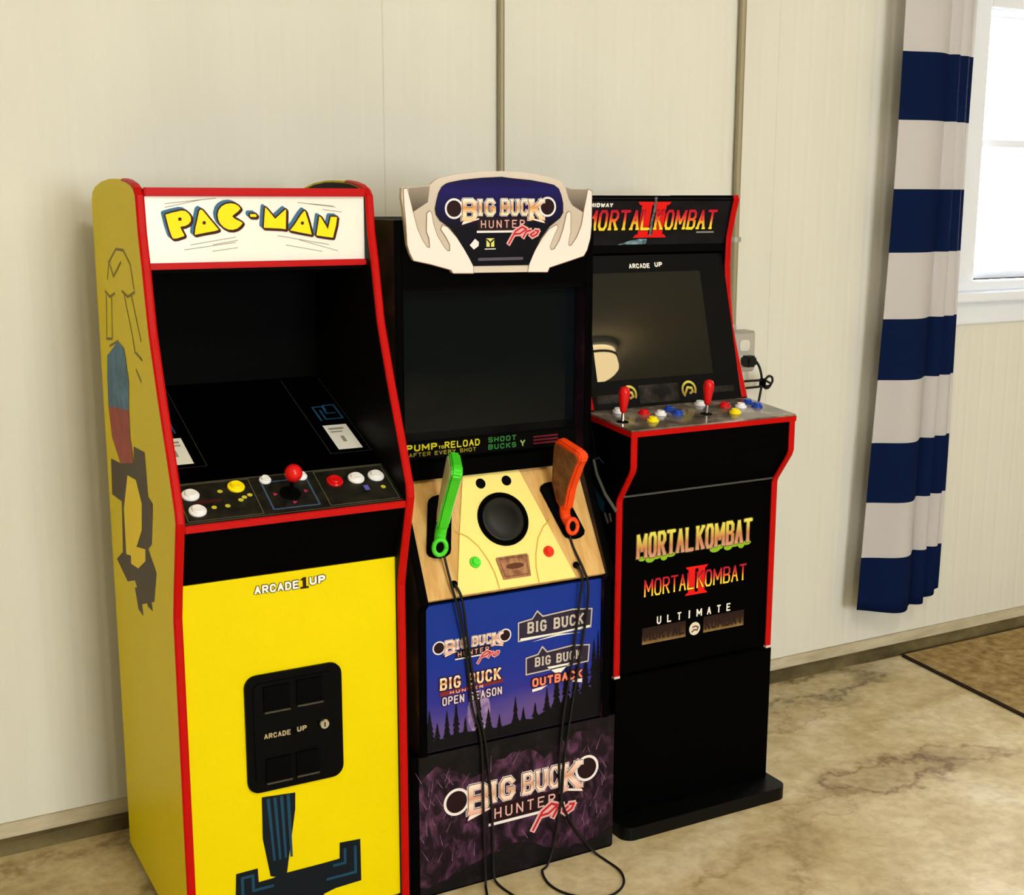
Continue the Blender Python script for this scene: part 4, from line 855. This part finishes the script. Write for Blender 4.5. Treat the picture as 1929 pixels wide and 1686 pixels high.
# marquee
MM = Plane((0, 2.632, 1.39), (0, -.027, .107))
m_mkm = mat_noise('marquee_storm_print', [(.4, (9, 10, 16)), (.62, (18, 20, 30)), (.78, (48, 42, 60))], scale=12, rough=.3, stretch=(1, 1, 2))
mm = slab(MM, rect(QX0, -.005, QX1, .110), -.008, 0).build('marquee', m_mkm, mk)
FIRE = mat_grad('flame_letter_print', [(0, (240, 226, 60)), (.3, (240, 196, 56)), (.5, (226, 96, 52)), (.75, (196, 36, 50)), (1, (170, 24, 50))], rough=.4)
MKR = k('print_signal_red', (222, 26, 24), rough=.4)
MKD = k('print_dark_maroon', (60, 6, 10), rough=.4)
def two(pl, u0, v0, u1, v1, parent, layer):
    w = u1 - u0; h = v1 - v0; o = []
    o += [[(u0, v1), (u1, v1), (u1 - .07 * w, v1 - .09 * h), (u0 + .07 * w, v1 - .09 * h)], [(u0 + .07 * w, v0 + .09 * h), (u1 - .07 * w, v0 + .09 * h), (u1, v0), (u0, v0)]]
    for a in (.13, .57): o.append(rect(u0 + a * w, v0 + .06 * h, u0 + (a + .30) * w, v1 - .06 * h))
    dec(pl, o, layer, MKR, 'title_numeral', parent)
two(MM, 1.770, .0125, 1.867, .1005, mm, 0)
def kombat(pl, a0, a1, b0, b1, v0, v1, parent, m_, layer, serif=.2, t=.27):
    for s_, u0, u1 in (('MORTAL', a0, a1), ('KOMBAT', b0, b1)):
        dec(pl, text(s_, u0, v0, u1, v1, t=t, gap=.2, serif=serif, grow=.0022), layer, MKD, 'title_outline', parent)
        dec(pl, text(s_, u0, v0, u1, v1, t=t, gap=.2, serif=serif), layer + 1, m_, 'title_lettering', parent)
kombat(MM, 1.628, 1.812, 1.826, 2.0085, .0312, .0815, mm, FIRE, 1)
dec(MM, text('MIDWAY', 1.634, .0875, 1.6995, .098, t=.34, gap=.15), 1, PWHT, 'maker_name', mm)
dec(MM, [rect(1.956, .0225, 2.010, .0265)], 1, k('print_ash', (140, 142, 136), rough=.4), 'credit_line', mm)
dec(MM, [[(1.729, -.004), (1.762, .005), (1.790, .010), (1.812, .009), (1.810, -.003), (1.77, -.004)]], 1, mat_noise('print_storm_blue', [(.35, (50, 84, 104)), (.65, (150, 176, 184))], scale=90, rough=.4), 'spark_print', mm)
dec(MM, line([(1.8185, .110), (1.8205, .08), (1.8165, .05), (1.819, .02)], .007), 3, mat_noise('print_smoke', [(.4, (60, 56, 62)), (.7, (150, 146, 140))], scale=70, rough=.4), 'numeral_blade', mm)
MB().box(QX0, QX1, 2.634, 2.70, 1.366, 1.385).build('marquee_shelf', BLKM, mk)
# bezel and screen
KB = Plane((0, 2.55, 1.03), (0, .09, .33))
L_k = math.hypot(.09, .33)
kb = slab(KB, rect(QX0, -.03, QX1, L_k), -.01, 0).build('monitor_bezel', k('bezel_storm', (4, 5, 8), rough=.4, spec=.1), mk)
slab(KB, rect(1.632, L_k - .302, 1.972, L_k - .043), 0, .001).build('screen', k('brawler_screen_glass', (20, 20, 16), rough=.012, spec=.34), kb)
arcade_badge(KB, 1.763, L_k - .033, 1.861, L_k - .020, PWHT, PBLK, kb, 'bezel_badge')
m_rock = mat_noise('print_rock', [(.42, (8, 8, 9)), (.62, (48, 42, 40)), (.75, (92, 74, 64))], scale=24, rough=.4)
dec_each(KB, [[rect(1.745, L_k - .362, 1.862, L_k - .318)], [rect(1.625, L_k - .355, 1.69, L_k - .335)], [rect(1.945, L_k - .350, 2.03, L_k - .335)]], 0, m_rock, 'rock_print', kb)
m_em = mat_grad('emblem_brass', [(0, (150, 110, 62)), (.6, (176, 160, 70)), (1, (206, 200, 92))], rough=.4)
for u, v in ((1.7165, L_k - .338), (1.8925, L_k - .338)):
    dec(KB, ring(u, v, .0165, .0225, 28, -30, 230), 1, m_em, 'emblem_ring', kb)
    dec(KB, line([(u - .012, v - .008), (u - .004, v + .006), (u + .008, v + .004), (u + .011, v - .005), (u + .002, v - .009)], .006), 1, m_em, 'emblem_mark', kb)
# control deck
KD = Plane((0, 2.355, .988), (0, .185, .015))
m_kd = mat_noise('mottled_deck_print', [(.3, (52, 46, 40)), (.5, (112, 102, 92)), (.68, (164, 156, 146)), (.8, (96, 70, 64))], scale=14, rough=.14, spec=.8)  # deck colour mottled from dark brown to pale grey
kd = slab(KD, rect(MX0 - .001, .001, MX1 + .001, .188), -.004, 0).build('control_deck', m_kd, mk)
kde = slab(KD, rect(MX0 - .002, -.001, MX1 + .002, .190), -.0165, -.004).build('deck_edge', RED, mk)
BLUP = k('blue_plastic', (24, 66, 168), rough=.3)
for dx in (0, .2375):
    js = MB().lathe([(.014, 0), (.014, .0015), (.006, .002)], KD.at(1.6185 + dx, .075), KD.N, 20).build('joystick', BLKM, mk)
    MB().lathe([(.0038, 0), (.0038, .03)], KD.at(1.6185 + dx, .075), KD.N, 12).build('shaft', CHR, js, smooth=False)
    MB().lathe([(.0045, .022), (.0075, .026), (.0095, .040), (.0118, .056), (.0128, .066), (.0122, .074), (.0095, .080), (.004, .083)], KD.at(1.6185 + dx, .075), KD.N, 20).build('bat_top', REDP, js, smooth=True)
    for u, v, m_ in ((1.662, .160, WHTP), (1.692, .060, YELP), (1.7455, .106, WHTP), (1.712, .126, REDP), (1.790, .134, BLUP), (1.789, .097, BLUP)):
        button(KD, u + dx, v, m_, mk, .0142, .007)
# apron and front
MB().profile([(2.359, .971), (2.361, .905), (2.416, .824), (2.43, .824), (2.375, .905), (2.373, .971)], QX0, QX1).build('apron', BLK, mk)
MB().box(QX0, QX1, 2.4105, 2.43, .8205, .8245).build('apron_lip', k('grey_lip', (70, 68, 66), rough=.4), mk)  # thin grey lip, lighter than the apron
mf = MB().box(QX0, QX1, 2.418, 2.43, .39, .8205).build('front_panel', BLK, mk)
MF = Plane((0, 2.418, 0), (0, 0, 1))
GOLD = mat_grad('gold_rose_letter_print', [(0, (206, 150, 132)), (.4, (196, 124, 84)), (.65, (206, 178, 86)), (1, (226, 220, 96))], rough=.4, noise=.25, scale=60)
dec(MF, [circ(u, .666 - .004 * (i % 2), .010 + .003 * (i % 3), 14, .006 + .002 * (i % 2)) for i, u in enumerate((1.672, 1.695, 1.712, 1.735, 1.755, 1.885, 1.90, 1.925, 1.945, 1.965, 1.982))], 0, k('print_slime_green', (136, 178, 40), rough=.4), 'drip_print', mf)['kind'] = 'stuff'
for s_, u0, u1 in (('MORTAL', 1.656, 1.819), ('KOMBAT', 1.827, 1.996)):
    dec(MF, text(s_, u0, .6665, u1, .7275, t=.34, gap=.12, serif=.2, grow=.004), 1, k('print_moss', (92, 84, 30), rough=.4), 'title_outline', mf)
    dec(MF, text(s_, u0, .6665, u1, .7275, t=.34, gap=.12, serif=.2), 2, GOLD, 'title_lettering', mf)
two(MF, 1.799, .5565, 1.8655, .6275, mf, 1)
kombat(MF, 1.6795, 1.824, 1.832, 1.9825, .5715, .6135, mf, FIRE, 2, serif=.12, t=.2)
x0 = 1.7185; 
for i, c_ in enumerate('ULTIMATE'):
    w_ = .0125; u = x0 + i * (1.9385 - w_ - x0) / 7
    g_ = [rect(u + .0042, .4985, u + .0083, .5185)] if c_ == 'I' else text(c_, u - (.002 if c_ == 'M' else 0), .4985, u + w_ + (.002 if c_ == 'M' else 0), .5185, t=.28)
    dec(MF, g_, 1, PWHT, 'subtitle_letter', mf)
m_bar = mat_grad('rusted_bar_print', [(0, (136, 110, 66)), (.25, (78, 58, 38)), (.6, (46, 30, 24)), (1, (34, 22, 20))], rough=.4, noise=.35, scale=50)
dec_each(MF, [[rect(1.677, .4535, 1.804, .4945)], [rect(1.857, .4545, 1.981, .4950)]], 1, m_bar, 'title_bar', mf)
dec_each(MF, [text('MORTAL', 1.682, .461, 1.800, .488, t=.3, gap=.18, serif=.15), text('KOMBAT', 1.861, .461, 1.977, .488, t=.3, gap=.18, serif=.15)], 2, k('print_rust_dark', (40, 24, 20), rough=.45), 'bar_lettering', mf)
dec(MF, [circ(1.831, .4695, .0165, 24)], 1, k('print_ivory', (224, 214, 196), rough=.4), 'emblem_disc', mf)
dec(MF, line([(1.822, .462), (1.829, .467), (1.839, .465), (1.841, .472), (1.833, .476), (1.825, .474)], .004), 2, k('print_sepia', (110, 84, 66), rough=.4), 'emblem_mark', mf)
# riser and footed base
MB().box(1.599, 2.0685, 2.410, 2.868, .033, .385, .002).build('riser', BLK, mk)
fo = []
for cx, cy, a0 in ((2.085 - .03, 2.343 + .03, -90), (2.085 - .012, 2.868 - .012, 0), (1.590 + .012, 2.868 - .012, 90), (1.590 + .03, 2.343 + .03, 180)):
    r_ = .03 if cy < 2.5 else .012
    for i in range(7):
        a = math.radians(a0 + 15 * i); fo.append((cx + r_ * math.cos(a), cy + r_ * math.sin(a)))
MB().prism([(x, y, .0) for x, y in fo], None, (0, 0, .033)).build('base_plate', k('base_black', (4, 4, 4), rough=.45, spec=.15), mk)

# ================================================================== LIGHT GUNS
def light_gun(name, label, base, yaw, tilt, m_edge, m_face, m_grip, cord):
    """toy long gun standing butt-up in its holster; profile (forward, up) from the muzzle"""
    g = thing(name, label, 'toy gun', base, 'light guns in the cabinet holsters')
    R = Matrix.Translation(Vector(base)) @ Matrix.Rotation(yaw, 4, 'Z') @ Matrix.Rotation(tilt, 4, 'Y')
    def X(p): return R @ Vector(p)
    pf = [(-.006, .030), (.012, .034), (.040, .088), (.086, .150), (.102, .166), (.101, .178), (.088, .186), (.020, .200), (.008, .198), (.002, .188), (-.018, .130), (-.030, .090), (-.024, .050)]
    T = .0115
    def shape(pf_, t0, t1, bev):
        bm = bmesh.new()
        vs = [bm.verts.new((t0, -a, b_)) for a, b_ in pf_]
        f = bm.faces.new(vs); r = bmesh.ops.extrude_face_region(bm, geom=[f])
        for v in [e for e in r['geom'] if isinstance(e, bmesh.types.BMVert)]: v.co.x = t1
        if bev: bmesh.ops.bevel(bm, geom=[e for e in bm.edges], offset=bev, segments=2, affect='EDGES')
        bmesh.ops.transform(bm, matrix=R, verts=bm.verts)
        return MB().bm(bm)
    shape(pf, -T, T, .004).build('stock', m_edge, g)
    cx = sum(a for a, _ in pf) / len(pf); cy = sum(b_ for _, b_ in pf) / len(pf)
    inner = [(cx + (a - cx) * .86 - .004, cy + (b_ - cy) * .86) for a, b_ in pf]
    for s_ in (-1, 1):
        sp_ = shape(inner, s_ * T, s_ * (T + .0014), 0).build('side_plate', m_face, g)
    # receiver, barrel and muzzle ring
    MB().tube([X((0, .004, .042)), X((0, .010, .016)), X((0, -.004, .000))], .0125, 14, 5).build('barrel', m_edge, g, smooth=True)
    rg = [X((.013 * math.cos(2 * math.pi * i / 20), -.016, -.004 + .0165 * math.sin(2 * math.pi * i / 20))) for i in range(21)]
    MB().tube(rg, .0052, 8, 1).build('muzzle_ring', m_edge, g, smooth=True)
    bo_ = [X((.0095 * math.cos(2 * math.pi * i / 16), -.0165, -.004 + .012 * math.sin(2 * math.pi * i / 16))) for i in range(16)]
    MB().add(bo_ + [p + (X((0, .01, 0)) - X((0, 0, 0))) for p in bo_], [tuple(range(16)), tuple(range(31, 15, -1))] + [(i, (i + 1) % 16, 16 + (i + 1) % 16, 16 + i) for i in range(16)]).build('bore', BLKM, g)
    MB().tube(cord, .0028, 8, 6).build('cord', k('black_cord', (12, 11, 10), rough=.5), g, smooth=True)
    return g
m_gg = k('green_gun_plastic', (70, 212, 40), rough=.38)
m_og = k('orange_gun_plastic', (240, 72, 16), rough=.4)
m_wh = k('gun_side_glare', (236, 238, 228), rough=.4)  # white glare on the green gun's side, put into the plate colour
m_wn = mat_noise('walnut_gun_decal', [(.35, (84, 44, 26)), (.6, (132, 84, 54)), (.75, (70, 52, 44))], scale=40, rough=.42)
light_gun('light_gun', 'bright green toy shotgun standing in the holster nearest the yellow cabinet', (1.1265, 2.372, .785), math.radians(-20), math.radians(9), m_gg, m_wh, m_wh,
          [(1.131, 2.366, .772), (1.134, 2.352, .735), (1.136, 2.334, .700), (1.150, 2.329, .64), (1.171, 2.336, .536), (1.184, 2.338, .426), (1.205, 2.336, .336), (1.211, 2.336, .136), (1.212, 2.330, .02), (1.203, 2.310, .0042), (1.185, 2.250, .0035), (1.195, 2.150, .0035), (1.245, 2.140, .0035), (1.250, 2.22, .0035), (1.236, 2.31, .0042), (1.234, 2.334, .03), (1.232, 2.337, .16), (1.216, 2.336, .33), (1.199, 2.338, .411), (1.178, 2.338, .547), (1.160, 2.330, .655), (1.152, 2.330, .686), (1.1465, 2.3425, .7005)])
light_gun('light_gun', 'orange toy shotgun with wood-grain sides standing in the holster beside the black cabinet', (1.4535, 2.392, .785), math.radians(2), math.radians(-9), m_og, m_wn, m_wn,
          [(1.449, 2.384, .772), (1.452, 2.366, .735), (1.460, 2.334, .69), (1.468, 2.328, .655), (1.469, 2.336, .583), (1.452, 2.338, .47), (1.436, 2.338, .376), (1.416, 2.337, .25), (1.410, 2.337, .164), (1.392, 2.336, .06), (1.372, 2.332, .008), (1.350, 2.318, .0040), (1.336, 2.262, .0035), (1.350, 2.210, .0035), (1.392, 2.168, .0035), (1.438, 2.160, .0035), (1.482, 2.186, .0035), (1.506, 2.236, .0035), (1.503, 2.295, .0035), (1.498, 2.330, .006), (1.470, 2.336, .042), (1.441, 2.336, .085), (1.412, 2.338, .150), (1.404, 2.338, .24), (1.414, 2.338, .36), (1.436, 2.338, .489), (1.450, 2.334, .62), (1.452, 2.328, .680), (1.4465, 2.3425, .7005)])

# ================================================================== WALL FITTINGS
m_emt = k('galvanised_conduit', (150, 142, 114), rough=.45, metal=.15)
m_box = k('galvanised_box', (170, 168, 158), rough=.45, metal=.3)
def conduit(x, z0, z1, r, straps, label):
    t_ = thing('conduit_pipe', label, 'pipe', (x, YB - r - .003, z0), 'electrical conduit on the back wall')
    MB().lathe([(r, 0), (r, z1 - z0)], (x, YB - r - .003, z0), (0, 0, 1), 16).build('pipe', m_emt, t_, smooth=False)
    for z in straps:
        MB().lathe([(r + .0012, 0), (r + .0012, .014)], (x, YB - r - .003, z), (0, 0, 1), 16).build('strap', m_box, t_)
        MB().box(x + r * .8, x + r + .020, YB - .004, YB, z, z + .014, .001).build('strap_tab', m_box, t_)
    return t_
conduit(1.603, 1.18, ZC, .0088, (2.55,), 'thin grey conduit running down the wall behind the antler-marquee cabinet')
conduit(2.364, 1.135, ZC, .0105, (1.372, 2.55), 'grey conduit dropping to the outlet box behind the black cabinet')
ob = thing('outlet_box', 'grey metal electrical outlet box on the wall beside the black cabinet', 'outlet', (2.378, YB, 1.03))
MB().box(2.335, 2.420, YB - .052, YB, 1.000, 1.118, .003).build('box_body', m_box, ob)
cvr = MB().box(2.338, 2.417, YB - .056, YB - .052, 1.004, 1.112, .0015).build('cover_plate', k('outlet_cover_steel', (188, 186, 176), rough=.4, metal=.3), ob)
for z in (1.078, 1.034):
    slab(Plane((0, YB - .056, 0), (0, 0, 1)), rrect(2.360, z - .016, 2.396, z + .016, .010), 0, .002).build('receptacle', k('ivory_receptacle', (214, 212, 200), rough=.4), cvr)
MB().lathe([(.013, 0), (.013, .010), (.0115, .017)], (2.364, YB - .0135, 1.118), (0, 0, 1), 14).build('conduit_connector', m_box, ob)
CORD = k('black_cord', (12, 11, 10), rough=.5)
pc_ = thing('power_cord', 'black power cord plugged into the outlet box, bundled in a loop', 'cord', (2.38, YB - .07, 1.034))
MB().box(2.362, 2.398, YB - .094, YB - .058, 1.018, 1.050, .006).build('plug', CORD, pc_)
yb = YB - .075
MB().tube([(2.385, yb - .01, 1.034), (2.404, yb, 1.034), (2.420, yb, 1.015), (2.430, yb, .985), (2.431, yb, .960), (2.426, yb, .930), (2.419, yb, .895), (2.408, yb, .80), (2.398, yb + .01, .55), (2.39, yb, .30), (2.36, yb - .02, .08), (2.28, yb - .05, .006), (2.12, yb - .06, .006)], .0036, 8, 6).build('cord', CORD, pc_, smooth=True)
MB().tube([(2.20, yb + .012, .974), (2.38, yb - .002, .9765), (2.432, yb - .006, .977), (2.452, yb - .004, .986), (2.468, yb, .982), (2.471, yb, .970), (2.462, yb, .958), (2.446, yb - .004, .957), (2.430, yb - .008, .959), (2.38, yb - .004, .957), (2.20, yb + .012, .955), (2.11, yb + .012, .957), (2.095, yb + .012, .965), (2.11, yb + .012, .973), (2.20, yb + .012, .974)], .0036, 8, 6).build('cord_loop', CORD, pc_, smooth=True)
MB().tube([(2.436, yb - .004, .978), (2.449, yb - .006, .970), (2.462, yb - .004, .963), (2.458, yb, .952), (2.444, yb - .002, .951), (2.434, yb - .004, .960)], .0034, 8, 6).build('cord_loop', CORD, pc_, smooth=True)
MB().lathe([(.009, 0), (.010, .003), (.010, .022), (.009, .025)], (2.431, yb - .004, .9555), (0, 0, 1), 12).build('cord_tie', BLKM, pc_)

# ================================================================== CURTAIN AND ROD
def cloth(name, c, tr):
    m, nt, b = new_mat(name)
    b.inputs['Base Color'].default_value = lin(c); b.inputs['Roughness'].default_value = .85; b.inputs['Specular IOR Level'].default_value = .15
    t_ = nt.nodes.new('ShaderNodeBsdfTranslucent'); t_.inputs[0].default_value = lin(c)
    mx = nt.nodes.new('ShaderNodeMixShader'); mx.inputs[0].default_value = tr
    nt.links.new(b.outputs[0], mx.inputs[1]); nt.links.new(t_.outputs[0], mx.inputs[2]); nt.links.new(mx.outputs[0], nt.nodes['Material Output'].inputs[0])
    n = nt.nodes.new('ShaderNodeTexNoise'); n.inputs['Scale'].default_value = 500
    bp = nt.nodes.new('ShaderNodeBump'); bp.inputs['Strength'].default_value = .1; bp.inputs['Distance'].default_value = .001
    nt.links.new(n.outputs['Fac'], bp.inputs['Height']); nt.links.new(bp.outputs[0], b.inputs['Normal'])
    return m
m_navy = cloth('navy_cloth', (11, 34, 84), .5); m_wc = cloth('white_cloth', (226, 224, 224), .45)
bounds = [2.2965, 1.920, 1.724, 1.523, 1.335, 1.135, .948, .752, .562, .385, .215]
zs = []
for a, b_ in zip(bounds, bounds[1:]):
    n_ = 5
    zs += [(a + (b_ - a) * i / n_, 0) for i in range(n_)]
zs.append((bounds[-1], 0))
NS = 120
def cpt(s, z):
    f = min(1, max(0, (2.3 - z) / 2.1))            # 0 at rod, 1 at hem
    xl = 2.893 - .050 * f ** 2; xr = 3.208
    # cumulative fold pattern: broad left face, narrow pleats, right return turned to the window
    x = xl + (xr - xl) * s
    amp = .012 + .022 * f
    y = 2.902
    if s < .56:
        y -= (.018 + .030 * f) * math.sin(math.pi * (s / .56) ** 1.3)
        y += .012 * f * (1 - s / .56)
    else:
        t_ = (s - .56) / .44
        y += amp * (.55 * math.sin(2 * math.pi * (t_ * 2.4 + .02)) ) * (1 - .6 * t_) + .028 * max(0, t_ - .30) ** 1.0
        x += amp * .35 * math.sin(2 * math.pi * (t_ * 2.4 + .3)) * (1 - t_)
    y += .004 * math.sin(9 * s + 3.1 * z)
    return x, y
vs = []; nr = len(zs)
for i, (z, _) in enumerate(zs):
    for j in range(NS + 1):
        s = j / NS
        x, y = cpt(s, z)
        f = (2.3 - z) / 2.1
        # hem and stripe edges dip where the cloth billows toward the room
        dz = 0
        if z < .30: dz = .028 * math.sin(math.pi * min(1, s * 1.0)) * -1 * ((.30 - z) / .085) * .5 + .05 * max(0, s - .75) * 4 * ((.30 - z) / .085) * .35
        vs.append((x, y, z + dz))
fs = []; mi = []
mbc = MB()
mbc.v = vs
for i in range(nr - 1):
    st_i = i // 5
    for j in range(NS):
        mbc.f.append((i * (NS + 1) + j, i * (NS + 1) + j + 1, (i + 1) * (NS + 1) + j + 1, (i + 1) * (NS + 1) + j)); mbc.mi.append(st_i % 2)
cu = mbc.build('curtain', [m_wc, m_navy], smooth=True)
origin_to(cu, (3.04, 2.90, .2))
md = cu.modifiers.new('thickness', 'SOLIDIFY'); md.thickness = .0012
tag(cu, 'navy and white striped curtain hanging beside the window', 'curtain')
rod = thing('curtain_rod', 'thin white curtain rod above the window', 'rod', (2.8, 2.90, 2.30))
MB().tube([(2.78, 2.90, 2.305), (4.75, 2.90, 2.305)], .008, 12, 1).build('pole', m_white, rod, smooth=False)
for x in (2.84, 4.70):
    MB().box(x - .008, x + .008, 2.90, YB, 2.294, 2.318, .002).build('bracket', m_white, rod)
for x in (2.775, 4.755):
    MB().lathe([(.001, -.016), (.011, -.010), (.014, 0), (.011, .010), (.001, .016)], (x, 2.90, 2.305), (1, 0, 0), 14).build('finial', m_white, rod, smooth=True)

# ================================================================== RUG
rd = Vector((-.068, -.586)).normalized(); rn = Vector((-rd.y, rd.x))
if rn.x < 0: rn = -rn
c0 = Vector((3.103, 2.955)); Lr, Wr = 1.5, 1.35
def rugpt(a, b_, z): p = c0 + rd * a + rn * b_; return (p.x, p.y, z)
rn = Vector((1, 0)); 
rug = MB()
m_rug = mat_noise('brown_rug_pile', [(.3, (124, 101, 63)), (.5, (158, 134, 88)), (.7, (184, 160, 114))], scale=30, detail=12, rough=.95, bump=.6, bscale=260, spec=.1)
rug.prism([rugpt(0, 0, .001), rugpt(Lr, 0, .001), rugpt(Lr, Wr, .001), rugpt(0, Wr, .001)], None, (0, 0, .009))
rg_ = thing('rug', 'brown woven rug lying on the concrete floor under the window', 'rug', (3.7, 2.3, 0))
rug.build('pile', m_rug, rg_)
MB().tube([rugpt(0, -.002, .006), rugpt(Lr, -.002, .006), rugpt(Lr, Wr + .002, .006), rugpt(-.001, Wr + .002, .006), rugpt(-.001, -.002, .006)], .0058, 6, 1).build('bound_edge', k('dark_brown_binding', (44, 32, 16), rough=.9), rg_)

# ================================================================== CEILING LIGHTING
def lamp(x, y, watts, label, col):
    t_ = thing('ceiling_lamp', label, 'lamp', (x, y, ZC), 'ceiling lamps')
    MB().lathe([(.27, 0), (.27, .035), (.25, .045), (.10, .045)], (x, y, ZC), (0, 0, -1), 40).build('canopy', m_white, t_)
    me, nt, b = new_mat('lamp_diffuser')
    b.inputs['Base Color'].default_value = (1, .95, .85, 1)
    b.inputs['Emission Color'].default_value = col + (1,); b.inputs['Emission Strength'].default_value = watts
    MB().lathe([(.235, .045), (.242, .050), (.242, .082)], (x, y, ZC), (0, 0, -1), 40).build('diffuser', me, t_, smooth=True)
    MB().lathe([(.246, .082), (.250, .084), (.250, .098), (.246, .100)], (x, y, ZC), (0, 0, -1), 40).build('band', k('bronze_strap', (46, 36, 24), rough=.4, metal=.5), t_)
    MB().lathe([(.242, .100), (.242, .155), (.236, .175), (.218, .190), (.18, .198), (.002, .202)], (x, y, ZC), (0, 0, -1), 40).build('diffuser', me, t_, smooth=True)
lamp(.68, -.35, 62, 'round ceiling lamp with dark band, in line with the yellow cabinet', (1.0, .93, .78))
lamp(4.73, -2.16, 24, 'round ceiling lamp with dark band, toward the window end of the room', (1.0, .74, .36))

# finish: parts keep their place relative to their thing; drop the helper property
for o in TMP:
    if 'base' in o: del o['base']
